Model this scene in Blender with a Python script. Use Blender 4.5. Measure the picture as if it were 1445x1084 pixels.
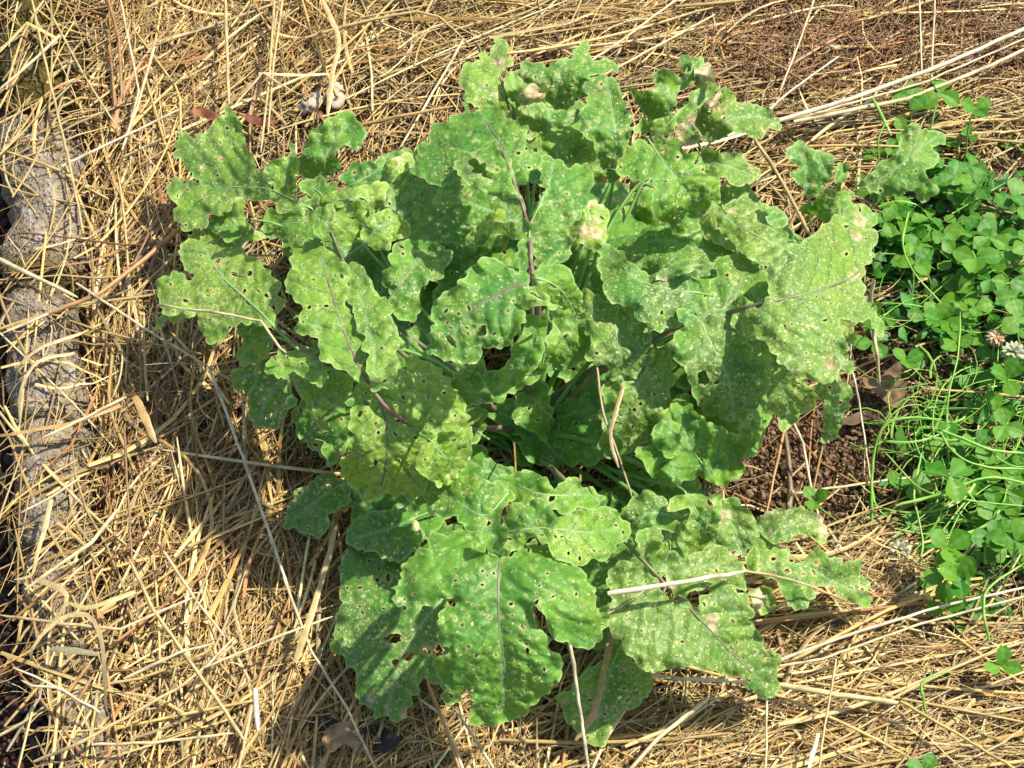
import bpy, math, random
import numpy as np
from mathutils import Vector, noise
from mathutils.geometry import delaunay_2d_cdt

# ------------------------------------------------------------------ camera, sky, sun, exposure
for o in list(bpy.data.objects):
    bpy.data.objects.remove(o, do_unlink=True)
scene = bpy.context.scene
COL = scene.collection
W, H = 1445.0, 1084.0
PITCH = math.radians(60.0)
DIST = 1.35
HFOV = math.radians(35.0)
CAM = np.array([0.0, -DIST * math.cos(PITCH), DIST * math.sin(PITCH)])
cam_data = bpy.data.cameras.new('camera')
cam_data.sensor_fit = 'HORIZONTAL'
cam_data.angle = HFOV
cam_data.clip_start = 0.02
cam_data.clip_end = 200
cam = bpy.data.objects.new('camera', cam_data)
COL.objects.link(cam)
cam.location = CAM
cam.rotation_euler = (math.pi / 2 - PITCH, 0, 0)
scene.camera = cam

SUN_AZ = math.radians(24)          # direction to the sun, from +x towards +y
SUN_EL = math.radians(56)
world = bpy.data.worlds.new('World')
scene.world = world
world.use_nodes = True
wn = world.node_tree
bg = wn.nodes['Background']
sky = wn.nodes.new('ShaderNodeTexSky')
sky.sky_type = 'NISHITA'
sky.sun_disc = False
sky.sun_elevation = SUN_EL
sky.sun_rotation = math.pi / 2 - SUN_AZ
sky.air_density = 1.0
sky.dust_density = 1.5
wn.links.new(sky.outputs[0], bg.inputs[0])
bg.inputs[1].default_value = 0.12
sun_d = bpy.data.lights.new('sun', 'SUN')
sun_d.energy = 4.4
sun_d.angle = math.radians(1.0)
sun_d.color = (1.0, 0.93, 0.80)
sun = bpy.data.objects.new('sun', sun_d)
COL.objects.link(sun)
sdir = Vector((math.cos(SUN_EL) * math.cos(SUN_AZ), math.cos(SUN_EL) * math.sin(SUN_AZ), math.sin(SUN_EL)))
sun.rotation_euler = sdir.to_track_quat('Z', 'Y').to_euler()
sun.location = sdir * 5
scene.view_settings.view_transform = 'Standard'
scene.view_settings.look = 'None'
scene.view_settings.exposure = 0.88
scene.view_settings.gamma = 1.0
scene.view_settings.use_curve_mapping = False

# ------------------------------------------------------------------ geometry of the view
FX = (W / 2) / math.tan(HFOV / 2)
SP, CP = math.sin(PITCH), math.cos(PITCH)


def lift(h):
    """heights written down for the leaves (cm), pressed closer together above 5 cm"""
    h = np.asarray(h, float)
    return np.where(h > 5, 5 + (h - 5) * 1.0, h)


def at(px, py, h=0.0):
    """the point of the place that is at height h and lies on the line of sight of a photograph point (arrays welcome)"""
    px = np.asarray(px, float); py = np.asarray(py, float); h = np.asarray(h, float)
    a = (px - W / 2) / FX
    b = (H / 2 - py) / FX
    dx, dy, dz = a, CP + b * SP, -SP + b * CP
    t = (CAM[2] - h) / (-dz)
    return np.stack([CAM[0] + t * dx, CAM[1] + t * dy, CAM[2] - t * (-dz)], -1)


def px_of(x, y, z=0.0):
    x = np.asarray(x, float) - CAM[0]; y = np.asarray(y, float) - CAM[1]; z = np.asarray(z, float) - CAM[2]
    dep = y * CP - z * SP
    up = y * SP + z * CP
    return W / 2 + FX * x / dep, H / 2 - FX * up / dep


def inside(poly, x, y):
    x = np.asarray(x, float); y = np.asarray(y, float)
    poly = np.asarray(poly, float)
    r = np.zeros(x.shape, bool)
    n = len(poly)
    for i in range(n):
        x0, y0 = poly[i]; x1, y1 = poly[(i + 1) % n]
        if y0 == y1:
            continue
        c = ((y0 > y) != (y1 > y)) & (x < (x1 - x0) * (y - y0) / (y1 - y0) + x0)
        r ^= c
    return r


def spline(pts, step, closed=False):
    """Catmull-Rom through the points, resampled about every step"""
    P = np.asarray(pts, float)
    n = len(P)
    if not closed and n == 2:
        k = max(2, int(np.linalg.norm(P[1] - P[0]) / step))
        return P[0] + (P[1] - P[0]) * np.linspace(0, 1, k + 1)[:, None]
    out = []
    rng = range(n if closed else n - 1)
    for i in rng:
        if closed:
            p0, p1, p2, p3 = P[i - 1], P[i], P[(i + 1) % n], P[(i + 2) % n]
        else:
            p1, p2 = P[i], P[i + 1]
            p0 = P[i - 1] if i > 0 else 2 * p1 - p2
            p3 = P[i + 2] if i + 2 < n else 2 * p2 - p1
        L = np.linalg.norm((p2 - p1)[:2])
        k = max(1, int(round(L / step)))
        t = (np.arange(k) / k)[:, None]
        out.append(0.5 * (2 * p1 + (p2 - p0) * t + (2 * p0 - 5 * p1 + 4 * p2 - p3) * t ** 2 + (3 * p1 - p0 - 3 * p2 + p3) * t ** 3))
    if not closed:
        out.append(P[-1:])
    return np.concatenate(out)


def jointed(V, n, sides, col):
    """tint of a stalk: a darker joint every so often"""
    C = np.repeat(np.broadcast_to(np.asarray(col, float), (1, 3)), n * sides, 0).reshape(n, sides, 3).copy()
    for j in range(3, n - 2, 9):
        C[j] *= 0.55
    return C.reshape(-1, 3)


def mesh_obj(name, V, F, mat, parent=None, attrs=None, smooth=True, mats=None, midx=None):
    me = bpy.data.meshes.new(name)
    V = np.asarray(V, np.float32)
    if isinstance(F, np.ndarray):
        nf, k = F.shape
        me.vertices.add(len(V)); me.vertices.foreach_set('co', V.ravel())
        me.loops.add(nf * k); me.loops.foreach_set('vertex_index', F.astype(np.int32).ravel())
        me.polygons.add(nf)
        me.polygons.foreach_set('loop_start', np.arange(0, nf * k, k, dtype=np.int32))
        me.update(calc_edges=True)
    else:
        me.from_pydata(V.tolist(), [], F)
    if attrs:
        for an, av in attrs.items():
            av = np.asarray(av, np.float32)
            if av.ndim == 1:
                a = me.attributes.new(an, 'FLOAT', 'POINT'); a.data.foreach_set('value', av)
            else:
                if av.shape[1] == 3:
                    av = np.concatenate([av, np.ones((len(av), 1), np.float32)], 1)
                a = me.attributes.new(an, 'FLOAT_COLOR', 'POINT'); a.data.foreach_set('color', av.ravel())
    if mat:
        me.materials.append(mat)
    if smooth:
        me.polygons.foreach_set('use_smooth', np.ones(len(me.polygons), bool))
    me.update()
    o = bpy.data.objects.new(name, me)
    COL.objects.link(o)
    if parent:
        o.parent = parent
    return o


def tag(o, label=None, cat=None, group=None, kind=None):
    if label: o['label'] = label
    if cat: o['category'] = cat
    if group: o['group'] = group
    if kind: o['kind'] = kind
    return o


def empty(name, loc=(0, 0, 0)):
    e = bpy.data.objects.new(name, None)
    e.empty_display_size = 0.02
    e.location = loc
    COL.objects.link(e)
    return e


def frames(P):
    P = np.asarray(P, float)
    T = np.gradient(P, axis=0)
    T /= np.linalg.norm(T, axis=1)[:, None] + 1e-12
    up = np.array([0.0, 0.0, 1.0])
    S = np.cross(T, up)
    n = np.linalg.norm(S, axis=1)
    S[n < 1e-3] = (1, 0, 0)
    S /= np.linalg.norm(S, axis=1)[:, None]
    N = np.cross(S, T)
    return T, S, N


def tube(P, R, sides=6):
    """vertices and quads of a tapered tube along P, closed at both ends by its shrinking rings"""
    P = np.asarray(P, float); R = np.broadcast_to(np.asarray(R, float), (len(P),))
    T, S, N = frames(P)
    a = np.arange(sides) / sides * 2 * math.pi
    V = P[:, None] + R[:, None, None] * (S[:, None] * np.cos(a)[None, :, None] + N[:, None] * np.sin(a)[None, :, None])
    n = len(P)
    i = np.arange(n - 1)[:, None] * sides; j = np.arange(sides)[None]; j2 = (j + 1) % sides
    F = np.stack([i + j, i + j2, i + sides + j2, i + sides + j], -1).reshape(-1, 4)
    return V.reshape(-1, 3), F


def ribbon(P, Wd, roll=0.0, fold=0.25):
    """a grass blade: three vertices across, folded along the middle"""
    P = np.asarray(P, float); Wd = np.broadcast_to(np.asarray(Wd, float), (len(P),))
    T, S, N = frames(P)
    roll = np.broadcast_to(np.asarray(roll, float), (len(P),))[:, None]
    A = S * np.cos(roll) + N * np.sin(roll)
    B = -S * np.sin(roll) + N * np.cos(roll)
    w = Wd[:, None]
    V = np.stack([P - A * w * 0.5, P + B * w * fold, P + A * w * 0.5], 1)
    n = len(P)
    i = np.arange(n - 1)[:, None] * 3; j = np.arange(2)[None]
    F = np.stack([i + j, i + j + 1, i + 3 + j + 1, i + 3 + j], -1).reshape(-1, 4)
    return V.reshape(-1, 3), F


class Batch:
    def __init__(s): s.V = []; s.F = []; s.C = []; s.n = 0
    def add(s, V, F, col=None):
        s.V.append(V); s.F.append(F + s.n); s.n += len(V)
        if col is not None: s.C.append(np.broadcast_to(np.asarray(col, float), (len(V), 3)))
    def build(s, name, mat, parent=None, smooth=True):
        at_ = {'tint': np.concatenate(s.C)} if s.C else None
        return mesh_obj(name, np.concatenate(s.V), np.concatenate(s.F), mat, parent, at_, smooth)


# ------------------------------------------------------------------ materials
class NT:
    def __init__(s, name):
        s.m = bpy.data.materials.new(name); s.m.use_nodes = True
        s.t = s.m.node_tree; s.t.nodes.clear()
        s.out = s.n('ShaderNodeOutputMaterial')
    def n(s, typ, **kw):
        nd = s.t.nodes.new(typ)
        for k, v in kw.items(): setattr(nd, k, v)
        return nd
    def set(s, sock, v):
        if hasattr(v, 'is_linked') or isinstance(v, bpy.types.NodeSocket): s.t.links.new(v, sock)
        else:
            if isinstance(v, (tuple, list)) and len(v) == 3 and sock.type == 'RGBA': v = (*v, 1)
            sock.default_value = v
    def math(s, op, a, b=0.0, c=None, clamp=False):
        nd = s.n('ShaderNodeMath', operation=op, use_clamp=clamp)
        s.set(nd.inputs[0], a); s.set(nd.inputs[1], b)
        if c is not None: s.set(nd.inputs[2], c)
        return nd.outputs[0]
    def mix(s, f, a, b, blend='MIX'):
        nd = s.n('ShaderNodeMix', data_type='RGBA', blend_type=blend)
        s.set(nd.inputs[0], f); s.set(nd.inputs[6], a); s.set(nd.inputs[7], b)
        return nd.outputs[2]
    def ramp(s, v, lo, hi, a=0.0, b=1.0):
        nd = s.n('ShaderNodeMapRange', interpolation_type='SMOOTHSTEP')
        s.set(nd.inputs[0], v); s.set(nd.inputs[1], lo); s.set(nd.inputs[2], hi); s.set(nd.inputs[3], a); s.set(nd.inputs[4], b)
        return nd.outputs[0]
    def pos(s):
        return s.n('ShaderNodeTexCoord').outputs['Object']
    def noise(s, vec, scale, detail=3.0, rough=0.55, dist=0.0):
        nd = s.n('ShaderNodeTexNoise'); s.set(nd.inputs['Vector'], vec)
        nd.inputs['Scale'].default_value = scale; nd.inputs['Detail'].default_value = detail
        nd.inputs['Roughness'].default_value = rough; nd.inputs['Distortion'].default_value = dist
        return nd.outputs[0], nd.outputs[1]
    def voro(s, vec, scale, feature='F1', rnd=1.0):
        nd = s.n('ShaderNodeTexVoronoi', feature=feature); s.set(nd.inputs['Vector'], vec)
        nd.inputs['Scale'].default_value = scale; nd.inputs['Randomness'].default_value = rnd
        return nd
    def attr(s, name, typ='GEOMETRY'):
        nd = s.n('ShaderNodeAttribute', attribute_name=name, attribute_type=typ)
        return nd
    def sep(s, c):
        nd = s.n('ShaderNodeSeparateColor'); s.set(nd.inputs[0], c); return nd.outputs
    def vadd(s, a, b, sc=1.0):
        m = s.n('ShaderNodeVectorMath', operation='SCALE'); s.set(m.inputs[0], b); m.inputs[3].default_value = sc
        nd = s.n('ShaderNodeVectorMath', operation='ADD'); s.set(nd.inputs[0], a); s.set(nd.inputs[1], m.outputs[0])
        return nd.outputs[0]
    def bump(s, h, strength, dist, normal=None):
        nd = s.n('ShaderNodeBump'); s.set(nd.inputs['Height'], h)
        nd.inputs['Strength'].default_value = strength; nd.inputs['Distance'].default_value = dist
        if normal is not None: s.set(nd.inputs['Normal'], normal)
        return nd.outputs[0]
    def bsdf(s, col, rough=0.6, spec=0.3, normal=None):
        p = s.n('ShaderNodeBsdfPrincipled')
        s.set(p.inputs['Base Color'], col); s.set(p.inputs['Roughness'], rough); s.set(p.inputs['Specular IOR Level'], spec)
        if normal is not None: s.set(p.inputs['Normal'], normal)
        return p
    def finish(s, sh):
        s.t.links.new(sh, s.out.inputs[0]); return s.m
    def translucent(s, p, col, f, normal=None):
        t = s.n('ShaderNodeBsdfTranslucent'); s.set(t.inputs[0], col)
        if normal is not None: s.set(t.inputs[1], normal)
        mx = s.n('ShaderNodeMixShader'); s.set(mx.inputs[0], f)
        s.t.links.new(p.outputs[0], mx.inputs[1]); s.t.links.new(t.outputs[0], mx.inputs[2])
        return mx.outputs[0]


def make_leaf_mat():
    t = NT('brassica_leaf')
    P = t.pos()
    n1, n1c = t.noise(P, 28, 3)
    nf, nfc = t.noise(P, 300, 2)
    Pw = t.vadd(P, nfc, 0.0035)
    yell = t.attr('yell').outputs['Fac']; speck = t.attr('speck').outputs['Fac']; blotch = t.attr('blotch').outputs['Fac']
    rim = t.attr('rim').outputs['Fac']; edge = t.attr('edge').outputs['Fac']; vq = t.attr('vq').outputs['Fac']
    vfr = t.math('ABSOLUTE', t.math('SUBTRACT', t.math('FRACT', t.math('ADD', vq, 0.5)), 0.5))
    vmask = t.attr('vmask').outputs['Fac']
    vein = t.math('MULTIPLY', t.ramp(vfr, 0.02, 0.10, 1.0, 0.0), vmask)
    groove = t.math('MULTIPLY', t.ramp(vfr, 0.0, 0.34, 1.0, 0.0), vmask)
    deep = (0.050, 0.190, 0.030); mid = (0.152, 0.318, 0.033); lime = (0.285, 0.425, 0.046)
    c = t.mix(t.ramp(n1, 0.25, 0.75), deep, mid)
    c = t.mix(t.ramp(speck, 0.35, 1.0, 0.0, 0.55), c, (0.140, 0.220, 0.050))
    c = t.mix(t.ramp(speck, 0.30, 0.05, 0.0, 0.45), c, (0.108, 0.292, 0.036))
    n2, _ = t.noise(P, 45, 4, 0.6)
    c = t.mix(t.math('MULTIPLY', t.ramp(t.math('ADD', t.math('MULTIPLY', n2, 0.5), t.math('MULTIPLY', yell, 0.75)), 0.28, 0.95), 0.9), c, lime)
    # net of small veins, paler between the furrows
    net = t.voro(t.vadd(P, nfc, 0.0022), 105, 'DISTANCE_TO_EDGE')
    netl = t.ramp(net.outputs['Distance'], 0.0, 0.095, 1.0, 0.0)
    c = t.mix(t.math('MULTIPLY', netl, 0.34), c, (0.045, 0.135, 0.04))
    c = t.mix(t.math('MULTIPLY', vein, 0.65), c, (0.05, 0.14, 0.045))  # side veins darkened: the shade of their grooves put into the colour
    c = t.mix(t.math('MULTIPLY', t.attr('mid').outputs['Fac'], 0.6), c, (0.26, 0.40, 0.17))
    # pale feeding spots
    def spots(scale, gain, r0, r1):
        v = t.voro(Pw, scale)
        sp = t.sep(v.outputs['Color'])
        lim = t.math('SUBTRACT', 1.0, t.math('MULTIPLY', speck, gain))
        on = t.math('GREATER_THAN', sp[0], lim)
        r = t.math('MULTIPLY_ADD', sp[1], r1 - r0, r0)
        d = t.ramp(t.math('SUBTRACT', v.outputs['Distance'], r), -0.05, 0.05, 1.0, 0.0)
        return t.math('MULTIPLY', on, d), sp
    s1, q1 = spots(200, 0.70, 0.07, 0.24)
    s2, q2 = spots(340, 1.25, 0.10, 0.36)
    s3, q3 = spots(520, 1.15, 0.15, 0.40)
    spc = t.mix(q1[2], (0.56, 0.57, 0.19), (0.68, 0.62, 0.36))
    c = t.mix(t.math('MULTIPLY', s3, 0.55), c, (0.37, 0.41, 0.17))
    c = t.mix(t.math('MULTIPLY', s2, 0.75), c, (0.48, 0.49, 0.22))
    c = t.mix(t.math('MULTIPLY', s1, 0.88), c, spc)
    # brown centres in a few spots
    vb = t.voro(Pw, 200); sb = t.sep(vb.outputs['Color'])
    br = t.math('MULTIPLY', t.math('GREATER_THAN', sb[1], 0.82), t.ramp(vb.outputs['Distance'], 0.08, 0.17, 1.0, 0.0))
    c = t.mix(t.math('MULTIPLY', t.math('MULTIPLY', br, s1), 0.7), c, (0.16, 0.09, 0.03))
    # pale skeletal patches, straw coloured where the tissue has died
    nb, _ = t.noise(P, 38, 5, 0.65)
    bm = t.ramp(t.math('ADD', nb, t.math('ADD', blotch, t.math('MULTIPLY', edge, 0.07))), 0.74, 0.92)
    nb2, _ = t.noise(P, 160, 3)
    c = t.mix(t.math('MULTIPLY', bm, 0.92), c, t.mix(t.ramp(nb2, 0.35, 0.65), (0.36, 0.24, 0.11), (0.66, 0.55, 0.36)))
    c = t.mix(t.math('MULTIPLY', edge, 0.6), c, (0.38, 0.50, 0.18))
    c = t.mix(t.math('MULTIPLY', rim, 0.7), c, t.mix(n2, (0.42, 0.50, 0.16), (0.52, 0.50, 0.22)))
    back = t.n('ShaderNodeNewGeometry').outputs['Backfacing']
    c = t.mix(t.math('MULTIPLY', back, 0.45), c, (0.33, 0.45, 0.17))
    # quilted surface
    qu = t.ramp(net.outputs['Distance'], 0.0, 0.32)
    nq, _ = t.noise(P, 420, 2)
    hgt = t.math('ADD', qu, t.math('MULTIPLY', nq, 0.35))
    hgt = t.math('SUBTRACT', hgt, t.math('MULTIPLY', groove, 1.1))
    nrm = t.bump(hgt, 0.5, 0.0009)
    p = t.bsdf(c, t.ramp(n2, 0.3, 0.7, 0.40, 0.55), 0.30, nrm)
    tc = t.mix(0.55, c, (0.32, 0.56, 0.02))
    return t.finish(t.translucent(p, tc, 0.28, nrm))


def make_stalk_mat(name, col, col2, scale=60):
    t = NT(name); P = t.pos()
    n, _ = t.noise(P, scale, 3)
    p = t.bsdf(t.mix(t.ramp(n, 0.35, 0.65), col, col2), 0.45, 0.4, t.bump(t.noise(P, 500)[0], 0.3, 0.0006))
    return t.finish(p.outputs[0])


def make_straw_mat():
    t = NT('dry_straw'); P = t.pos()
    tint = t.attr('tint').outputs['Color']
    n, _ = t.noise(P, 130, 4, 0.6)
    n2, _ = t.noise(P, 900, 2)
    isl = t.n('ShaderNodeNewGeometry').outputs['Random Per Island']
    c = t.mix(t.ramp(n, 0.30, 0.75, 0.0, 0.55), tint, (0.20, 0.12, 0.05))
    c = t.mix(t.ramp(n2, 0.45, 0.75, 0.0, 0.3), c, (0.75, 0.66, 0.42))
    k = t.ramp(isl, 0.0, 1.0, 0.72, 1.12)
    cc = t.n('ShaderNodeCombineColor'); [t.set(cc.inputs[i], k) for i in range(3)]
    c = t.mix(1.0, c, cc.outputs[0], 'MULTIPLY')
    nrm = t.bump(n2, 0.35, 0.0005)
    p = t.bsdf(c, 0.42, 0.45, nrm)
    return t.finish(t.translucent(p, c, 0.12))


def make_soil_mat():
    t = NT('garden_soil'); P = t.pos()
    n, _ = t.noise(P, 22, 5, 0.65)
    n2, _ = t.noise(P, 190, 5, 0.7)
    c = t.mix(t.ramp(n, 0.3, 0.7), (0.115, 0.070, 0.040), (0.24, 0.150, 0.086))
    c = t.mix(t.ramp(n2, 0.35, 0.7), c, (0.035, 0.020, 0.012))
    h = t.math('ADD', t.math('MULTIPLY', n2, 0.7), n)
    return t.finish(t.bsdf(c, 0.95, 0.1, t.bump(h, 0.9, 0.004)).outputs[0])


def make_crumb_mat():
    t = NT('soil_crumb'); P = t.pos()
    isl = t.n('ShaderNodeNewGeometry').outputs['Random Per Island']
    n, _ = t.noise(P, 300, 4, 0.7)
    c = t.mix(isl, (0.115, 0.070, 0.041), (0.32, 0.20, 0.118))
    c = t.mix(t.ramp(n, 0.4, 0.7, 0, 0.6), c, (0.035, 0.02, 0.012))
    return t.finish(t.bsdf(c, 0.95, 0.1, t.bump(n, 0.8, 0.002)).outputs[0])


def make_gravel_mat():
    t = NT('scoria_gravel'); P = t.pos()
    isl = t.n('ShaderNodeNewGeometry').outputs['Random Per Island']
    n, _ = t.noise(P, 420, 4, 0.7)
    r = t.n('ShaderNodeValToRGB'); t.set(r.inputs[0], isl)
    e = r.color_ramp.elements
    e[0].position = 0.0; e[0].color = (0.075, 0.030, 0.024, 1)
    e[1].position = 1.0; e[1].color = (0.115, 0.100, 0.095, 1)
    for p_, c_ in ((0.35, (0.125, 0.050, 0.036, 1)), (0.6, (0.055, 0.040, 0.038, 1)), (0.85, (0.15, 0.075, 0.055, 1))):
        q = e.new(p_); q.color = c_
    c = t.mix(t.ramp(n, 0.4, 0.7, 0, 0.6), r.outputs[0], (0.03, 0.02, 0.02))
    return t.finish(t.bsdf(c, 0.85, 0.2, t.bump(n, 0.9, 0.002)).outputs[0])


def make_kerb_mat():
    t = NT('weathered_kerb_stone'); P = t.pos()
    n, nc = t.noise(P, 30, 5, 0.65)
    n2, _ = t.noise(P, 220, 4, 0.7)
    n3, _ = t.noise(P, 17, 4, 0.6, 0.6)
    c = t.mix(t.ramp(n, 0.3, 0.7), (0.235, 0.185, 0.125), (0.41, 0.335, 0.235))
    v = t.voro(t.vadd(P, nc, 0.01), 420); q = t.sep(v.outputs['Color'])
    c = t.mix(t.math('MULTIPLY', t.math('GREATER_THAN', q[0], 0.55), 0.55), c, t.mix(q[1], (0.07, 0.055, 0.045), (0.42, 0.37, 0.29)))
    wide, _ = t.noise(P, 55, 4, 0.7)
    c = t.mix(t.math('MULTIPLY', t.ramp(wide, 0.53, 0.66), 0.75), c, (0.50, 0.47, 0.42))       # lichen
    moss = t.math('MULTIPLY', t.attr('moss').outputs['Fac'], t.ramp(n3, 0.25, 0.45))
    moss = t.math('MAXIMUM', moss, t.math('MULTIPLY', t.ramp(n3, 0.60, 0.70), 0.8))
    c = t.mix(moss, c, t.mix(t.ramp(n2, 0.3, 0.7), (0.055, 0.040, 0.010), (0.135, 0.115, 0.025)))
    h = t.math('ADD', n2, t.math('MULTIPLY', n, 1.2))
    pit = t.voro(P, 260); h = t.math('ADD', h, t.math('MULTIPLY', t.ramp(pit.outputs['Distance'], 0.0, 0.5), 0.5))
    crk = t.voro(t.vadd(P, nc, 0.03), 22, 'DISTANCE_TO_EDGE'); cl = t.ramp(crk.outputs['Distance'], 0.0, 0.02, 1.0, 0.0)
    c = t.mix(t.math('MULTIPLY', cl, 0.45), c, (0.06, 0.05, 0.035)); h = t.math('SUBTRACT', h, t.math('MULTIPLY', cl, 0.8))
    return t.finish(t.bsdf(c, 0.92, 0.12, t.bump(h, 1.0, 0.006)).outputs[0])


def make_clover_mat():
    t = NT('clover_leaf'); P = t.pos()
    rnd = t.n('ShaderNodeObjectInfo').outputs['Random']
    n, _ = t.noise(P, 120, 3)
    c = t.mix(t.ramp(n, 0.3, 0.7), (0.020, 0.125, 0.008), (0.048, 0.20, 0.013))
    c = t.mix(t.math('MULTIPLY', rnd, 0.75), c, (0.14, 0.30, 0.018))
    c = t.mix(t.math('MULTIPLY', t.attr('mark').outputs['Fac'], 0.7), c, (0.18, 0.32, 0.09))
    ve = t.attr('vein').outputs['Fac']
    c = t.mix(t.math('MULTIPLY', ve, 0.4), c, (0.16, 0.34, 0.09))
    back = t.n('ShaderNodeNewGeometry').outputs['Backfacing']
    c = t.mix(t.math('MULTIPLY', back, 0.3), c, (0.13, 0.28, 0.06))
    nrm = t.bump(t.math('ADD', n, ve), 0.3, 0.0008)
    p = t.bsdf(c, 0.5, 0.25, nrm)
    return t.finish(t.translucent(p, t.mix(0.5, c, (0.22, 0.55, 0.03)), 0.28))


def make_tint_mat(name, rough=0.6, trans=0.0, dark=(0.03, 0.02, 0.015)):
    t = NT(name); P = t.pos()
    tint = t.attr('tint').outputs['Color']
    n, _ = t.noise(P, 180, 4, 0.65)
    c = t.mix(t.ramp(n, 0.40, 0.8, 0.0, 0.5), tint, dark)
    p = t.bsdf(c, rough, 0.3, t.bump(n, 0.5, 0.0015))
    return t.finish(t.translucent(p, c, trans) if trans else p.outputs[0])


M_LEAF = make_leaf_mat()
M_RIB_G = make_stalk_mat('green_leaf_stalk', (0.10, 0.25, 0.04), (0.17, 0.33, 0.075))
M_RIB_L = make_stalk_mat('pale_leaf_midrib', (0.19, 0.34, 0.09), (0.27, 0.42, 0.14))
M_RIB_P = make_stalk_mat('purple_leaf_stalk', (0.16, 0.065, 0.075), (0.22, 0.17, 0.10))
M_RIB_O = make_stalk_mat('olive_leaf_stalk', (0.12, 0.10, 0.055), (0.17, 0.19, 0.08))
M_STRAW = make_straw_mat()
M_SOIL = make_soil_mat()
M_CRUMB = make_crumb_mat()
M_GRAVEL = make_gravel_mat()
M_KERB = make_kerb_mat()
M_CLOVER = make_clover_mat()
M_CSTEM = make_stalk_mat('clover_stem', (0.14, 0.32, 0.05), (0.22, 0.38, 0.09))
M_GRASS = make_stalk_mat('grass_blade', (0.12, 0.31, 0.03), (0.26, 0.42, 0.07))
M_DRY = make_tint_mat('dry_leaf', 0.7, 0.1)

# ------------------------------------------------------------------ zones of the bed (photograph points on the ground)
Z_SOIL = [(1000, 600), (1060, 520), (1170, 470), (1250, 460), (1330, 500), (1345, 570), (1270, 650), (1235, 740), (1150, 755), (1030, 745)]
Z_CLOVER = [(1215, 235), (1290, 215), (1345, 180), (1420, 235), (1560, 240), (1560, 850), (1420, 870), (1330, 880), (1290, 830), (1275, 740), (1240, 690), (1280, 600), (1335, 560), (1255, 470), (1220, 380)]
Z_BARE = [(1375, 200), (1460, 175), (1600, 190), (1600, 330), (1450, 330), (1400, 260)]
Z_ROOT = [(960, -80), (1200, -120), (1700, -120), (1700, 60), (1400, 100), (1180, 120), (1020, 105)]
KERB_L = [(-56, -420), (-36, -150), (-18, 0), (-6, 150), (6, 300), (2, 450), (14, 600), (26, 750), (50, 900), (79, 1084), (114, 1300), (144, 1600)]
KERB_R = [(68, -420), (88, -150), (106, 0), (112, 150), (118, 300), (112, 450), (120, 600), (130, 750), (146, 900), (173, 1084), (208, 1300), (238, 1600)]
PLANT = [(330, 150), (700, 60), (1050, 130), (1230, 330), (1210, 480), (1050, 620), (1090, 950), (850, 1040), (560, 1010), (480, 780), (480, 660), (350, 560), (240, 400), (240, 220)]


def kerb_x(py, side):
    k = KERB_L if side == 'l' else KERB_R
    return np.interp(py, [p[1] for p in k], [p[0] for p in k])


def ground_h(x, y):
    """height of the bare ground"""
    px, py = px_of(x, y, 0.0)
    kl = kerb_x(py, 'l'); kr = kerb_x(py, 'r')
    t = np.clip((px - (kl + kr) / 2 + 30) / 60, 0, 1)
    t = t * t * (3 - 2 * t)
    return -0.028 * (1 - t) - 0.004 * t


rg = random.Random(11)
inner = np.concatenate([np.arange(-0.72, 0.7201, 0.0065)])
outer = np.array([0.8, 0.95, 1.2, 1.6, 2.4, 4, 8, 16, 40])
gx = np.concatenate([-outer[::-1], inner, outer]); gy = np.concatenate([-outer[::-1], np.arange(-0.6, 0.8601, 0.0065), outer + 0.1])
GX, GY = np.meshgrid(gx, gy)
GZ = ground_h(GX, GY)
ppx, ppy = px_of(GX, GY, 0)
soil_m = (inside(Z_SOIL, ppx, ppy) | inside(Z_BARE, ppx, ppy)).astype(float)
flat = np.stack([GX.ravel(), GY.ravel()], 1)
nz = np.array([noise.fractal((a * 24, b * 24, 3.1), 0.8, 2.1, 4) if abs(a) < 0.75 and abs(b) < 0.9 else 0.0 for a, b in flat]).reshape(GX.shape)
GZ = GZ + nz * (0.003 + 0.006 * soil_m)
ny, nx = GX.shape
ii = (np.arange(ny - 1)[:, None] * nx + np.arange(nx - 1)[None]).ravel()
GF = np.stack([ii, ii + 1, ii + nx + 1, ii + nx], 1)
ground = mesh_obj('ground', np.stack([GX, GY, GZ], -1).reshape(-1, 3), GF, M_SOIL)
tag(ground, kind='structure')


def rock(r, seed, sub=1, squash=0.7):
    """irregular lump: a jittered icosphere"""
    import bmesh
    bm = bmesh.new(); bmesh.ops.create_icosphere(bm, subdivisions=sub, radius=1.0)
    V = np.array([v.co[:] for v in bm.verts]); F = np.array([[v.index for v in f.verts] for f in bm.faces]); bm.free()
    k = np.array([1 + 0.7 * noise.noise((v[0] * 1.3 + seed, v[1] * 1.3, v[2] * 1.3)) + 0.45 * noise.noise((v[0] * 3.3, v[1] * 3.3 + seed, v[2] * 3.3)) for v in V])
    V = V * k[:, None] * r; V[:, 2] *= squash
    return V, F


def rot_any(V, rng):
    a, b = rng.uniform(0, 6.28), rng.uniform(-0.6, 0.6)
    ca, sa, cb, sb = math.cos(a), math.sin(a), math.cos(b), math.sin(b)
    R = np.array([[ca, -sa, 0], [sa, ca, 0], [0, 0, 1]]) @ np.array([[1, 0, 0], [0, cb, -sb], [0, sb, cb]])
    return V @ R.T


ROCKS1 = [rock(1, s * 7.3, 1, 0.75) for s in range(24)]
ROCKS2 = [rock(1, s * 5.1, 2, 0.8) for s in range(6)]
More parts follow.
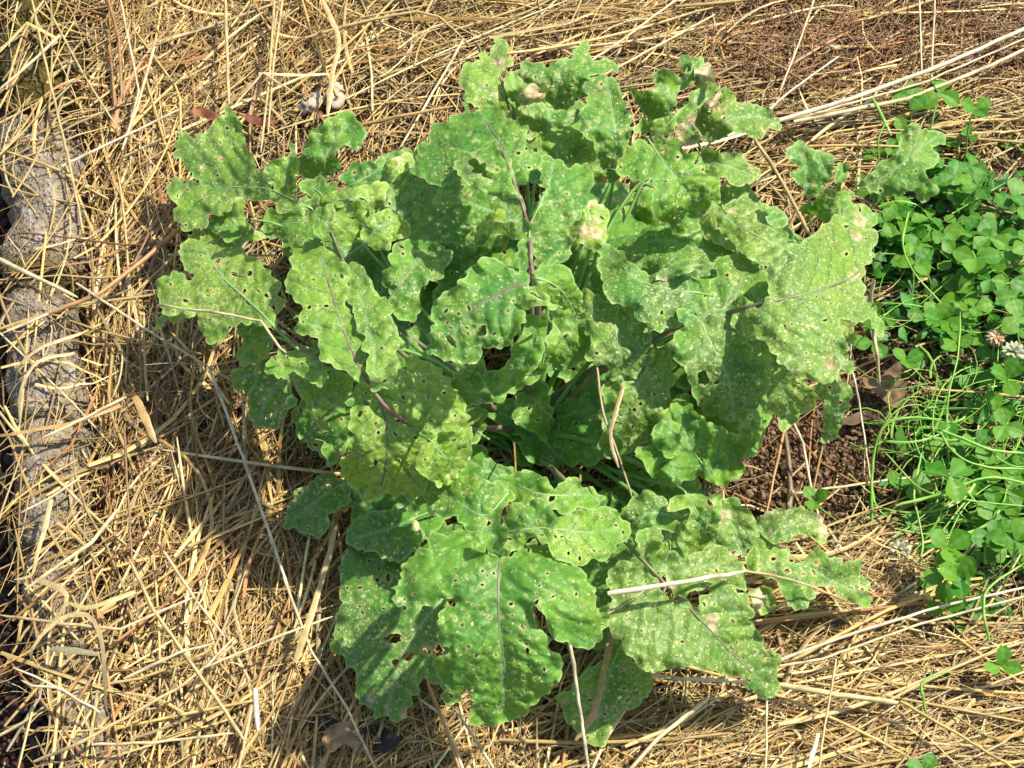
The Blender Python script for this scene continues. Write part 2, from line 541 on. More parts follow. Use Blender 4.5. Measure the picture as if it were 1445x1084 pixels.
# red-brown scoria beyond the kerb
bt = Batch()
for k in range(2600):
    py = rg.uniform(-120, 1220); px = kerb_x(py, 'l') + 22 - rg.random() ** 1.3 * 190
    r = rg.uniform(0.0022, 0.0048) * (1.4 if rg.random() < 0.1 else 1)
    p = at(px, py, -0.024 + rg.uniform(0, 0.010))
    V, F = rg.choice(ROCKS1)
    bt.add(rot_any(V, rg) * r + p, F)
tag(bt.build('gravel', M_GRAVEL, smooth=False), 'dark red brown scoria gravel in the strip beyond the kerb', kind='stuff')
# crumbs and clods of soil
bt = Batch()
for k in range(7000):
    if k % 8:
        px, py = rg.uniform(1030, 1350), rg.uniform(470, 770); ok = bool(inside(Z_SOIL, [px], [py])[0])
    else:
        px, py = rg.uniform(1370, 1600), rg.uniform(170, 330); ok = bool(inside(Z_BARE, [px], [py])[0])
    if not ok and rg.random() > 0.12: continue
    r = 0.0006 + 0.0032 * rg.random() ** 5
    p = at(px, py, 0.001 + rg.uniform(-0.002, 0.005))
    V, F = rg.choice(ROCKS1)
    bt.add(rot_any(V * (rg.uniform(0.5, 1.4), rg.uniform(0.5, 1.3), rg.uniform(0.4, 1.0)), rg) * r + p, F)
tag(bt.build('soil_crumbs', M_CRUMB, smooth=False), 'loose brown soil crumbs beside the vegetable plant', kind='stuff')

# ------------------------------------------------------------------ kerb stones
breaks = [(-260, 2), (7, 172), (177, 409), (413, 598), (603, 786), (791, 958), (963, 1140), (1145, 1330)]
kinds = ['mossy kerb stone at the far end half buried in straw', 'moss covered kerb stone beside the crossed straw stalks', 'pale lichen spotted kerb stone beside the upper holed leaf',
         'grey kerb stone with a mossy joint crossed by a brown twig', 'rough brown kerb stone beside the shaded straw', 'weathered kerb stone under curled straw ribbons',
         'near kerb stone beside the tall bundle of straw', 'nearest kerb stone mostly buried in straw']
for si, (y0, y1) in enumerate(breaks):
    ys = np.linspace(y0, y1, 64)
    n = len(ys); m = 44
    end = np.minimum(ys - y0, y1 - ys) / 9.0
    sc = np.sqrt(np.clip(1 - (1 - np.clip(end, 0, 1)) ** 2, 0.05, 1)) * 0.16 + 0.84
    sc[0] = sc[-1] = 0.55
    L = at(kerb_x(ys, 'l'), ys, 0.012); R = at(kerb_x(ys, 'r'), ys, 0.012)
    Cc = (L + R) / 2; hw = np.linalg.norm(R - L, axis=1) / 2 * sc
    jit = rg.uniform(-0.004, 0.004)
    a = np.arange(m) / m * 2 * math.pi
    ca = np.sign(np.cos(a)) * np.abs(np.cos(a)) ** 0.75; sa = np.sign(np.sin(a)) * np.abs(np.sin(a)) ** 0.75
    A = (R - L) / np.linalg.norm(R - L, axis=1)[:, None]
    V = Cc[:, None] + A[:, None] * (hw[:, None] * ca[None])[..., None]
    V[..., 2] = -0.014 + jit * 0.5 + (0.050 * sc[:, None]) * sa[None]
    V[..., 0] += jit
    V = V.reshape(-1, 3)
    dn = np.array([noise.fractal((v[0] * 26, v[1] * 26, v[2] * 26 + si), 0.9, 2.0, 4) for v in V])
    dn = dn + 0.35 * np.array([noise.fractal((v[0] * 90, v[1] * 90, v[2] * 90 + si), 0.8, 2.0, 3) for v in V])
    C0 = np.repeat(Cc, m, 0); C0[:, 2] = -0.014
    d = V - C0; d /= np.linalg.norm(d, axis=1)[:, None] + 1e-9
    V += d * dn[:, None] * 0.0085
    i = np.arange(n - 1)[:, None] * m; j = np.arange(m)[None]; j2 = (j + 1) % m
    F = np.stack([i + j, i + m + j, i + m + j2, i + j2], -1).reshape(-1, 4).tolist()
    F.append(list(range(m))); F.append(list(range((n - 1) * m, n * m))[::-1])
    o = Cc[n // 2] * (1, 1, 0)
    moss = np.full(len(V), 1.0 if si < 2 else 0.15)
    if si in (3, 2): moss = np.clip(1 - np.abs(np.repeat(ys, m) - (415 if si == 3 else 400)) / 40, 0.05, 1)
    ks = mesh_obj('kerb_stone', V - o, F, M_KERB, attrs={'moss': moss})
    ks.location = o
    tag(ks, kinds[si], 'kerb stone', 'kerb stones edging the bed')

# ------------------------------------------------------------------ the leafy plant
K = 420 / 1445.0
VIEWS = {1: (200, 30, K), 2: (200, 300, K), 3: (560, 30, K), 4: (560, 330, K), 5: (860, 60, K), 6: (860, 350, K), 7: (400, 600, K), 8: (820, 640, K), 9: (1025, 150, K), 0: (0, 0, 1)}


def vw(i, s):
    ox, oy, k = VIEWS[i]
    a = np.array([float(q) for q in s.replace(';', ' ').replace(',', ' ').split()]).reshape(-1, 2)
    return a * k + (ox, oy)


PX = 0.00056   # metres per photograph pixel about the plant's height


def leaf(name, view, out, rib, hs, parent, fold=0.22, droop=1.6, ruff=1.0, holes=(), nh=1.0, speck=0.45, blotch=0.0, yell=0.25, crown=None,
         ribmat=None, ribr=0.0016, seed=0, crenate=1.0, label=None, sp=3.8, petiole=True, und=1.0, patch=()):
    rng = random.Random(seed * 31 + 7); ns = seed * 13.7
    O0 = vw(view, out) if isinstance(out, str) else np.asarray(out, float)
    R0 = vw(view, rib) if isinstance(rib, str) else np.asarray(rib, float)
    hs = np.interp(np.linspace(0, 1, len(R0)), np.linspace(0, 1, len(hs)), lift(hs)) / 100.0
    RR = spline(np.concatenate([R0, hs[:, None] * 1e3], 1), 4.0)
    rxy, rh = RR[:, :2], RR[:, 2] / 1e3
    # outline with rounded teeth
    jag = O0 + np.array([[rng.gauss(0, 1.3), rng.gauss(0, 1.3)] for _ in O0])
    nO = len(jag); lin = []
    for i in range(nO):
        k = max(1, int(round(np.linalg.norm(jag[(i + 1) % nO] - jag[i]) / 3.0)))
        lin.append(jag[i] + (jag[(i + 1) % nO] - jag[i]) * (np.arange(k) / k)[:, None])
    O = 0.5 * spline(jag, 3.0, True) + 0.5 * np.concatenate(lin)
    seg = np.linalg.norm(np.roll(O, -1, 0) - O, axis=1); s = np.concatenate([[0], np.cumsum(seg)[:-1]])
    T = np.roll(O, -1, 0) - np.roll(O, 1, 0); T /= np.linalg.norm(T, axis=1)[:, None] + 1e-9
    area = 0.5 * np.sum(O[:, 0] * np.roll(O[:, 1], -1) - np.roll(O[:, 0], -1) * O[:, 1])
    Nn = np.stack([T[:, 1], -T[:, 0]], 1) * (1 if area > 0 else -1)
    wob = np.array([noise.noise((q / 30.0, ns, 0)) for q in s])
    wob2 = np.array([noise.noise((q / 11.0, ns, 4)) for q in s])
    teeth = np.abs(np.sin(s / 8.0 + wob * 4.0)) ** 0.6 - 0.6
    cut = np.array([max(0.0, noise.noise((q / 19.0, ns, 9)) - 0.12) for q in s]) * np.clip(abs(area) / 9000.0, 0.25, 1.0)
    O = O + Nn * (crenate * (teeth * 4.4 + wob * 3.4 + wob2 * 3.0 - cut * 21.0 + 1.2))[:, None]
    # points inside
    x0, y0 = O.min(0); x1, y1 = O.max(0)
    rows = np.arange(y0, y1, sp * 0.87)
    G = np.concatenate([np.stack([np.arange(x0 + (i % 2) * sp / 2, x1, sp), np.full(len(np.arange(x0 + (i % 2) * sp / 2, x1, sp)), r)], 1) for i, r in enumerate(rows)])
    nr = np.random.RandomState(seed + 5)
    G = G + nr.uniform(-0.9, 0.9, G.shape)
    G = G[inside(O, G[:, 0], G[:, 1])]
    def dmin(A, B):
        out_ = np.empty(len(A))
        for i in range(0, len(A), 2000):
            out_[i:i + 2000] = np.sqrt(((A[i:i + 2000, None] - B[None]) ** 2).sum(-1).min(1))
        return out_
    dO = dmin(G, O); G = G[dO > 2.2]; dO = dO[dO > 2.2]
    # holes eaten by beetles
    HL = [(np.array(vw(view, '%f,%f' % (hx, hy))[0] if isinstance(out, str) else (hx, hy)), hr) for hx, hy, hr in holes]
    nhole = int(abs(area) / 140.0 * nh * rng.uniform(0.55, 1.5))
    dR = dmin(G, rxy)
    for k in range(nhole):
        # they come in clusters
        j = rng.randrange(len(G))
        r = 0.8 + 2.4 * rng.random() ** 3.0
        if noise.noise((G[j][0] / 40.0 + ns, G[j][1] / 40.0, 21.0)) < rng.uniform(-0.45, 0.25): continue
        if dO[j] < r + 4 or dR[j] < r + 4: continue
        if any(np.linalg.norm(G[j] - c) < r + rr + 4 for c, rr in HL): continue
        HL.append((G[j].copy(), r))
    rings = []; keep = np.ones(len(G), bool)
    for c, r in HL:
        m = 7 if r < 6 else 18
        el, th0 = rng.uniform(0.65, 1.5), rng.uniform(0, 3.14)
        th = np.arange(m) / m * 2 * math.pi
        rr = r * np.array([rng.uniform(0.78, 1.2) for _ in range(m)])
        q = np.stack([rr * np.cos(th) * el, rr * np.sin(th) / el], 1)
        q = np.stack([q[:, 0] * math.cos(th0) - q[:, 1] * math.sin(th0), q[:, 0] * math.sin(th0) + q[:, 1] * math.cos(th0)], 1) + c
        rings.append(q); keep &= (np.linalg.norm(G - c, axis=1) > r * max(el, 1 / el) * 1.15 + 1.2)
    G = G[keep]; 
    rin = inside(O, rxy[:, 0], rxy[:, 1]) & (dmin(rxy, O) > 2)
    G = G[dmin(G, rxy) > 2.2]
    pts = [O]; edges = [(i, (i + 1) % len(O)) for i in range(len(O))]; nb = len(O)
    for q in rings:
        edges += [(nb + i, nb + (i + 1) % len(q)) for i in range(len(q))]; pts.append(q); nb += len(q)
    ri = np.nonzero(rin)[0]
    if len(ri):
        for a_, b_ in zip(range(len(ri) - 1), range(1, len(ri))):
            if ri[b_] - ri[a_] == 1: edges.append((nb + a_, nb + b_))
        pts.append(rxy[ri]); nb += len(ri)
    pts.append(G)
    A = np.concatenate(pts)
    vo, _, fo, *_ = delaunay_2d_cdt([Vector(p) for p in A], edges, [], 0, 1e-4)
    XY = np.array([v[:] for v in vo]); F = np.array([f for f in fo if len(f) == 3])
    cen = XY[F].mean(1)
    ok = inside(O, cen[:, 0], cen[:, 1])
    for q in rings: ok &= ~inside(q, cen[:, 0], cen[:, 1])
    F = F[ok]
    used = np.unique(F); mp = -np.ones(len(XY), int); mp[used] = np.arange(len(used)); XY = XY[used]; F = mp[F]
    # heights
    seglen = np.linalg.norm(np.diff(rxy, axis=0), axis=1); sl = np.concatenate([[0], np.cumsum(seglen)])
    idx = np.empty(len(XY), int)
    for i in range(0, len(XY), 2000):
        idx[i:i + 2000] = ((XY[i:i + 2000, None] - rxy[None]) ** 2).sum(-1).argmin(1)
    dv = XY - rxy[idx]; d = np.linalg.norm(dv, axis=1) * PX
    tan = np.gradient(rxy, axis=0); tan /= np.linalg.norm(tan, axis=1)[:, None] + 1e-9
    along = (dv * tan[idx]).sum(1); side = np.sign(tan[idx][:, 0] * dv[:, 1] - tan[idx][:, 1] * dv[:, 0])
    ssm = (sl[idx] + np.where((idx == 0) | (idx == len(rxy) - 1), along, 0)) * PX
    # height along the rib, carried on past its ends, smoothed over the leaf
    slope_end = (rh[-1] - rh[max(0, len(rh) - 6)]) / max(1e-6, (sl[-1] - sl[max(0, len(rh) - 6)]) * PX)
    h = rh[idx] + np.where(idx == len(rxy) - 1, np.clip(along, 0, None) * PX * np.clip(slope_end, -0.8, 0.4), 0)
    lat = np.sqrt(np.clip(d ** 2 - np.where((idx == 0) | (idx == len(rxy) - 1), along * PX, 0) ** 2, 0, None))
    h = h + fold * lat * np.exp(-lat / 0.05) - droop * lat ** 2
    dE = dmin(XY, O)
    f3 = lambda x, y, sc, k: np.array([noise.noise((a * sc + ns, b * sc, k)) for a, b in zip(x, y)])
    h += und * (0.0065 * f3(XY[:, 0], XY[:, 1], 1 / 75.0, 1.0) * np.clip(lat / 0.02, 0, 1) + 0.0016 * f3(XY[:, 0], XY[:, 1], 1 / 26.0, 2.0))
    em = np.exp(-dE / 16.0)
    h += ruff * em * (0.0095 * f3(XY[:, 0], XY[:, 1], 1 / 27.0, 5.0) + 0.0034 * f3(XY[:, 0], XY[:, 1], 1 / 12.0, 6.0))
    h += und * 0.0006 * f3(XY[:, 0], XY[:, 1], 1 / 13.0, 7.0)
    # side veins and the quilting between them
    spc = 0.0155
    q = (ssm - 0.75 * lat + side * spc * 0.25) / spc + 0.12 * f3(XY[:, 0], XY[:, 1], 1 / 40.0, 8.0)
    fr = np.abs(q - np.round(q))
    vmask = np.clip(dE / 12.0, 0, 1) * np.clip(1.2 - lat / 0.09, 0, 1)
    h += np.sin(np.clip(fr * 2, 0, 1) * math.pi / 2) * 0.0009 * np.clip(lat / 0.012, 0, 1) * np.clip(dE / 20.0, 0.2, 1)
    mid_ = np.exp(-(d / 0.0013) ** 2)
    V = at(XY[:, 0], XY[:, 1], h)
    nrm = np.cross(V[F[:, 1]] - V[F[:, 0]], V[F[:, 2]] - V[F[:, 0]])
    toc = CAM - V[F[:, 0]]
    if (nrm * toc).sum() < 0: F = F[:, ::-1]
    rim = np.zeros(len(XY))
    for c, r in HL:
        dd = np.linalg.norm(XY - c, axis=1)
        rim = np.maximum(rim, np.clip(1 - (dd - r * 1.1) / (1.2 + r * 0.2), 0, 1))
    var = rng.uniform(0.25, 0.65) + 0.9 * f3(XY[:, 0], XY[:, 1], 1 / 45.0, 11.0)
    bl = np.full(len(XY), blotch)
    if speck > 0.65:
        for k in range(rng.choice([2, 3, 4])):
            c = XY[rng.randrange(len(XY))]; bl = np.maximum(bl, blotch + rng.uniform(0.16, 0.34) * np.exp(-(np.linalg.norm(XY - c, axis=1) / rng.uniform(9, 20)) ** 2))
    for qx, qy, qr, qa in patch:
        c = vw(view, '%f,%f' % (qx, qy))[0]; bl = np.maximum(bl, qa * np.exp(-(np.linalg.norm(XY - c, axis=1) / qr) ** 2))
    org = at(R0[0, 0], R0[0, 1], hs[0])
    at_ = {'speck': np.clip(speck * (0.45 + 1.25 * var), 0, 1), 'yell': np.full(len(XY), yell), 'blotch': bl, 'mid': mid_, 'rim': rim,
           'edge': np.clip(1 - dE / 3.0, 0, 1), 'vq': q, 'vmask': vmask}
    at_['yell'] = np.clip(yell + rng.uniform(-0.13, 0.10) + 0.18 * f3(XY[:, 0], XY[:, 1], 1 / 90.0, 14.0), 0, 1)
    lo = mesh_obj(name, V - org, F, M_LEAF, parent, at_)
    base = np.array(parent.location) if parent.parent is None else np.array(parent['org'])
    lo.location = org - base
    lo['org'] = org.tolist()
    if label: lo['label'] = label
    # midrib, a little proud of the blade
    if ribmat is not None:
        rE = dmin(rxy, O)
        rz = rh + und * 0.0016 * f3(rxy[:, 0], rxy[:, 1], 1 / 26.0, 2.0) + ruff * np.exp(-rE / 16.0) * 0.0095 * f3(rxy[:, 0], rxy[:, 1], 1 / 27.0, 5.0) + und * 0.0006 * f3(rxy[:, 0], rxy[:, 1], 1 / 13.0, 7.0)
        P = at(rxy[:, 0], rxy[:, 1], rz - ribr * 0.2)[::2]
        ribr = ribr * (0.55 if ribmat is M_RIB_G else 0.82)
        rad = ribr * np.linspace(1.0, 0.28, len(P)) * np.where(np.arange(len(P)) == len(P) - 1, 0.2, 1)
        v_, f_ = tube(P, rad, 6)
        top = lo if parent.parent is None else parent
        torg = org if top is lo else np.array(parent['org'])
        mesh_obj('midrib', v_ - torg, f_, M_RIB_L if ribmat is M_RIB_G else ribmat, top)
        if crown is not None and np.linalg.norm(rxy[0] - np.array(px_of(*crown))) > 125 - 60 * (parent is plant2):
            K0 = crown + np.array([rng.uniform(-.012, .012), rng.uniform(-.012, .012), 0])
            t0 = P[0] - P[min(3, len(P) - 1)]; t0 /= np.linalg.norm(t0) + 1e-9
            L_ = np.linalg.norm(P[0] - K0)
            c1 = K0 + np.array([0, 0, 0.45]) * max(0.06, P[0][2]) + (P[0] - K0) * 0.12; c2 = P[0] + t0 * 0.3 * L_; c2[2] = min(max(c2[2], 0.02), max(0.02, P[0][2] - 0.012))
            u = np.linspace(0, 1, 16)[:, None]
            B = (1 - u) ** 3 * K0 + 3 * (1 - u) ** 2 * u * c1 + 3 * (1 - u) * u ** 2 * c2 + u ** 3 * P[0]
            v_, f_ = tube(B, np.linspace(0.0025, ribr * 1.02, 16), 8)
            mesh_obj('petiole', v_ - torg, f_, ribmat, top)
    return lo


crown1 = at(745, 640, 0.0)
plant = empty('leafy_vegetable_plant', crown1)
tag(plant, 'large leafy brassica plant with lobed, beetle-holed and pale-speckled green leaves', 'plant')
crown2 = at(1150, 330, 0.0)
plant2 = empty('leafy_vegetable_plant', crown2)
tag(plant2, 'small young brassica plant with four holed leaves beside the clover patch', 'plant')
G_, P_, O_ = M_RIB_G, M_RIB_P, M_RIB_O
_s = [0]


def lf(view, out, rib, hs, par=None, **kw):
    _s[0] += 1
    par = par or plant
    root = par if par.parent is None else None
    kw.setdefault('ribmat', G_)
    nm = 'leaf' if root else 'leaf_lobe'
    if root is plant: kw.setdefault('crown', crown1)
    elif root is plant2: kw.setdefault('crown', crown2)
    kw.setdefault('seed', _s[0])
    return leaf(nm, view, out, rib, hs, par, **kw)


# hidden and half hidden lower leaves in the middle of the rosette
for k, (cx, cy, rx, ry, hh) in enumerate([(600, 470, 75, 95, 9), (545, 430, 80, 85, 9), (690, 390, 90, 80, 10), (830, 330, 85, 80, 9), (900, 420, 85, 90, 10), (810, 450, 80, 95, 8), (660, 330, 95, 80, 10),
                                          (930, 610, 75, 80, 7), (820, 730, 75, 50, 6), (560, 720, 75, 70, 7), (920, 740, 80, 70, 7), (480, 350, 70, 75, 9), (560, 280, 70, 60, 8), (1010, 470, 80, 90, 9),
                                          (970, 330, 85, 80, 9), (480, 560, 55, 80, 8), (1040, 560, 60, 80, 8), (780, 200, 90, 60, 8), (660, 230, 80, 60, 8), (1080, 370, 70, 75, 8), (850, 850, 70, 65, 6), (640, 790, 70, 60, 5)]):
    rr = random.Random(k)
    a0 = math.atan2(cy - 600, cx - 740)
    q = []
    for i in range(14):
        a = i / 14 * 2 * math.pi
        r = 1 + 0.14 * math.sin(3 * a + k) + rr.uniform(-0.1, 0.1)
        q.append((cx + rx * r * math.cos(a), cy + ry * r * math.sin(a)))
    ca, sa = math.cos(a0), math.sin(a0)
    lf(0, q, [(cx - ca * rx * .9, cy - sa * ry * .9), (cx, cy), (cx + ca * rx * .8, cy + sa * ry * .8)], [hh - 2, hh, hh - 2], speck=0.3, yell=0.1, sp=6.5, nh=0.4, crown=None)

# ---- upper left
A1 = lf(1, '590,770 540,690 505,600 480,520 450,440 410,415 395,450 340,490 330,545 275,560 270,588 215,540 185,520 180,580 145,600 150,640 200,680 250,740 290,795 220,785 150,770 135,840 160,880 190,900 150,930 165,975 205,1010 290,990 380,930 450,900 510,875 560,870 620,880 680,922 740,930 800,945 850,890 855,850 760,868 700,830 640,800',
        '960,1150 870,950 760,880 640,825 560,808 420,805 200,790', [15, 17, 16.5, 14, 12, 10, 8.5], ribmat=G_, ribr=0.0026, fold=0.35, droop=1.0, yell=0.3, speck=0.55)
lf(1, '455,862 490,853 508,880 495,940 515,985 545,1020 580,1022 602,1040 585,1060 530,1062 480,1015 442,970 438,915', '480,860 470,960 570,1040', [13, 12, 9.5], A1, fold=-0.6, yell=0.95, speck=0.5, nh=0.15, ribmat=None, crenate=0.4)
lf(1, '590,740 640,690 715,650 722,600 760,660 765,700 745,720 745,780 755,850 720,845 650,815', '720,850 700,760 725,620', [15, 17, 18], A1, fold=0.5, ribmat=None, speck=0.6, yell=0.35)
lf(1, '805,610 830,540 880,510 920,460 1000,440 1050,480 1080,540 1060,610 1010,612 980,597 930,640 960,690 940,740 870,780 780,750 740,740 760,690 800,620', '880,770 900,640 1000,500', [8, 10, 11], droop=3, fold=0.1, yell=0.15)
lf(1, '770,790 830,775 870,760 900,790 945,800 930,850 880,900 850,865 800,840', '900,880 860,830 800,795', [12, 12, 11], yell=0.3)
lf(1, '980,770 1000,720 1050,700 1130,690 1180,660 1240,620 1265,640 1220,690 1190,730 1170,790 1100,810 1000,810', '1010,800 1120,740 1240,640', [11, 12, 12], yell=0.1)
lf(1, '1170,790 1170,740 1200,690 1250,655 1290,640 1320,660 1310,700 1270,740 1230,770 1200,800', '1180,800 1240,710 1305,660', [13, 14, 13], yell=0.9, speck=0.7, blotch=0.05)
lf(1, '865,885 900,850 960,830 1040,810 1130,790 1190,800 1180,870 1140,930 1090,990 1060,960 1030,870 1000,880 940,890 880,915', '1110,960 1080,860 900,880', [17, 18.5, 17], fold=-0.3, yell=0.6, speck=0.6, droop=4)
lf(1, '820,930 900,900 1000,890 1060,880 1090,900 1075,960 1070,1000 1040,1060 960,1080 850,1030 820,1000', '970,1150 900,980 850,940', [16, 17.5, 17], ribmat=O_, yell=0.4, speck=0.28)
lf(1, '1060,1040 1100,960 1150,930 1200,930 1250,950 1290,990 1280,1030 1220,1075 1210,1105 1180,1119 1130,1100 1090,1090', '1010,1130 1080,1080 1150,1000 1230,970', [16, 17, 18, 17], yell=0.6, speck=0.5, fold=0.4)
lf(1, '590,960 610,910 700,920 800,950 820,1000 790,1080 740,1090 700,1060 680,1045 600,1060 580,1020', '840,960 740,980 620,990', [11, 10.5, 9], yell=0.1)
lf(1, '300,990 400,910 460,920 500,1000 530,1040 480,1085 420,1060 350,1020', '520,960 430,990 340,1000', [10, 9.5, 9], yell=0.1)

# ---- left
lf(2, '190,180 240,110 290,75 370,80 430,110 470,160 500,210 560,230 600,265 650,320 690,325 690,380 685,470 660,510 640,580 560,545 480,530 455,545 415,555 415,600 380,640 330,620 300,600 280,540 260,500 240,470 190,495 110,500 100,475 95,420 75,345 120,300 170,285 220,310 250,325 245,292 215,280 190,255 180,210',
   '720,630 630,540 560,470 480,395 390,310 280,140', [16, 16.5, 15, 13, 11, 8.5], ribmat=G_, ribr=0.0026, holes=[(370, 238, 4.6), (525, 295, 4), (450, 298, 4), (500, 385, 3.6)], fold=-0.05, droop=2.4, yell=0.38, speck=0.6, nh=1.5)
lf(2, '62,568 110,478 160,500 215,450 270,430 260,500 190,525 120,530', '270,480 170,500 70,560', [11, 10.5, 8], fold=-0.3, yell=0.9, ribmat=None, nh=0.3)
lf(2, '450,690 490,640 470,580 470,545 560,545 630,590 640,640 600,700 550,720 490,740', '640,600 560,620 480,700', [14, 13, 11], yell=0.45, speck=0.55)
B3 = lf(2, '700,300 730,220 770,180 830,140 890,135 940,200 1000,270 1010,370 1000,450 1060,560 1080,680 1105,830 1020,790 960,760 900,740 880,700 850,620 780,590 740,560 700,500 770,515 760,480 735,440 730,410 690,390',
        '1120,860 1060,760 990,600 930,420 880,250 860,160', [20, 20.5, 20, 19.5, 18, 15.5], fold=0.1, yell=0.5, speck=0.34, blotch=0.02, ribmat=P_)
lf(2, '1000,270 1040,240 1080,290 1110,350 1150,400 1190,430 1235,415 1230,460 1190,500 1240,570 1285,640 1250,690 1260,750 1230,850 1150,880 1110,850 1100,760 1070,640 1050,540 1010,440', '1120,865 1130,700 1090,520 1040,300', [20.5, 21, 20.5, 18], ribmat=None, yell=0.32, speck=0.5, par=B3)
lf(2, '595,760 620,720 700,650 740,670 800,700 890,745 880,840 800,800 740,770 690,800 640,800', '900,745 780,660 690,580 600,540', [19, 18, 17, 16], crown=None, ribmat=P_, yell=0.35, ribr=0.0021)
lf(2, '510,890 550,800 560,720 620,690 640,800 720,790 730,850 760,900 720,970 690,1000 640,1050 560,1040 520,980', '720,780 640,860 570,1000', [11, 11, 9], yell=0.15, speck=0.7, blotch=0.03)
lf(2, '740,770 800,810 890,800 960,770 1010,800 1030,860 990,900 930,940 880,970 820,920 845,985 905,1030 880,1062 845,1020 800,920 760,880', '960,740 880,870 850,960', [17, 16.5, 15], yell=0.55, speck=0.5, fold=0.4)
lf(2, '740,950 800,900 840,960 960,930 1010,960 1010,1060 960,1150 880,1190 800,1120 760,1040', '1000,900 900,1000 800,1080', [10, 9, 7], yell=0.1)
lf(2, '440,800 480,750 540,740 550,830 500,860 450,840', '550,780 500,800 450,820', [9, 8.5, 8], yell=0.1, speck=0.6)
lf(2, '1180,290 1205,200 1260,140 1330,135 1360,100 1390,140 1440,150 1460,190 1510,195 1490,290 1440,330 1400,330 1350,370 1355,480 1320,530 1270,520 1230,500 1210,400 1190,350', '1210,410 1290,300 1380,190', [18, 18.5, 18], yell=0.22, speck=0.5, ribmat=O_)
lf(2, '1250,620 1300,580 1340,600 1330,660 1290,700 1300,760 1250,740', '1250,700 1290,640 1330,600', [12, 12, 11], yell=0.2)
lf(0, '497,590 498,560 505,540 534,552 560,545 572,510 585,500 620,520 640,545 660,590 664,640 650,655 640,680 622,685 605,662 600,690 585,705 560,700 545,695 520,710 500,690 484,672 481,655 495,640 490,615',
   '531,548 545,600 545,650 535,700', [19, 18, 16, 12.5], fold=0.15, yell=0.62, speck=0.5, nh=1.5, crown=None, ribmat=O_, holes=[(516, 569, 4.5), (508, 585, 4)])
lf(7, '640,160 700,80 780,40 870,30 880,80 905,150 890,200 830,230 810,270 760,290 700,250 650,210', '700,60 770,140 840,220', [19, 17.5, 15.5], yell=0.5, speck=0.45, nh=1.4)
lf(7, '490,290 520,220 600,220 680,260 695,280 650,320 620,350 560,330 500,310', '510,230 590,280 640,330', [11, 10.5, 9.5], yell=0.3, speck=0.6)

# ---- top
lf(3, '305,260 345,210 400,190 410,150 430,170 450,180 460,130 480,80 515,100 550,150 545,200 520,230 510,290 540,350 570,420 590,480 500,460 470,440 420,400 380,410 330,380 335,330 310,300', '570,480 510,300 480,140', [15, 17, 16], yell=0.6, speck=0.8, blotch=0.06, ribmat=O_)
lf(3, '520,270 570,250 600,280 620,340 600,400 590,440 560,380 530,340', '590,440 570,330 560,260', [16, 17, 17], yell=0.5, nh=1.8)
lf(3, '570,230 600,205 660,195 740,210 790,190 830,130 870,120 900,95 935,100 930,140 935,190 950,220 1010,190 1060,210 1075,240 1020,250 960,270 910,300 930,360 880,380 850,420 780,440 720,400 650,340 610,330 590,270', '780,445 778,330 800,220 870,130', [14, 16, 17, 16], yell=0.15, speck=0.65)
lf(3, '600,360 625,330 655,312 690,330 725,350 715,400 690,425 665,395 640,415 605,400', '610,400 650,345 710,360', [17.5, 18, 17.5], blotch=0.75, yell=0.9, ribmat=None, nh=0.2, fold=-0.1, ruff=2, label='dead tan crumpled leaf tip')
lf(3, '910,300 960,270 1010,260 1060,290 1085,290 1080,350 1110,400 1150,470 1130,530 1120,590 1080,650 1060,700 1070,750 1040,770 1000,720 980,640 960,600 890,530 900,470 880,430 920,400 930,370', '1050,760 1060,550 1040,400 1020,290', [17, 20, 19.5, 17], fold=0.35, droop=1.0, yell=0.1, speck=0.5)
lf(3, '170,510 230,490 270,430 310,390 370,410 430,420 480,430 540,450 590,480 630,520 630,570 660,620 690,660 690,700 700,770 650,780 600,790 570,820 500,800 400,790 300,770 200,790 80,720 100,650 120,600 180,550', '590,830 520,620 460,530 400,430', [22, 22.5, 21, 18], fold=0.2, yell=0.1, speck=0.33, ribmat=O_, nh=0.6)
lf(3, '0,770 80,700 200,720 290,740 330,760 480,800 600,830 620,900 600,980 520,1020 440,1080 200,1090 60,1070 40,960 0,920', '620,1000 400,900 200,820 60,790', [14, 15, 14, 11.5], yell=0.12, speck=0.55, nh=0.8)
C7 = lf(3, '285,690 310,640 360,628 430,620 470,580 500,600 540,660 570,740 580,790 600,850 590,890 540,880 480,850 410,820 350,790 310,745', '640,1010 610,900 575,800 530,670 490,600', [24, 25, 25.5, 25, 24], holes=[(375, 690, 8.5), (405, 715, 8.5), (440, 745, 7)], fold=-0.1, droop=3.0, yell=0.3, speck=0.45, ribmat=P_, ribr=0.0019)
lf(3, '295,735 300,750 265,775 225,820 212,850 210,880 190,890 172,875 190,830 225,775', '295,742 230,790 190,880', [23, 21.5, 19], C7, yell=0.9, ribmat=None, nh=0, fold=-0.5, crenate=0.2)
lf(3, '690,690 710,660 760,670 800,680 850,700 910,705 950,740 955,800 930,850 905,900 880,940 830,980 800,1000 830,1040 850,1130 780,1170 680,1180 655,1080 650,1000 690,910 740,770 700,760', '655,1160 645,1010 690,900 740,780 760,690', [25, 25, 25, 24.5, 23.5], C7, fold=0.15, droop=1.2, yell=0.22, speck=0.5, ribmat=G_)
lf(3, '440,1030 480,990 560,980 620,960 650,990 645,1050 600,1060 530,1040 470,1020', '645,1020 560,1010 470,1020', [25.3, 24.5, 23], yell=0.35, ribmat=None, fold=-0.2, par=C7, nh=0.3)
lf(3, '330,1080 370,1010 420,960 500,935 540,960 530,985 470,975 440,1020 400,1060', '540,970 440,980 340,1075', [21, 20, 18], yell=1.0, ribmat=None, nh=0.1, speck=0.2)
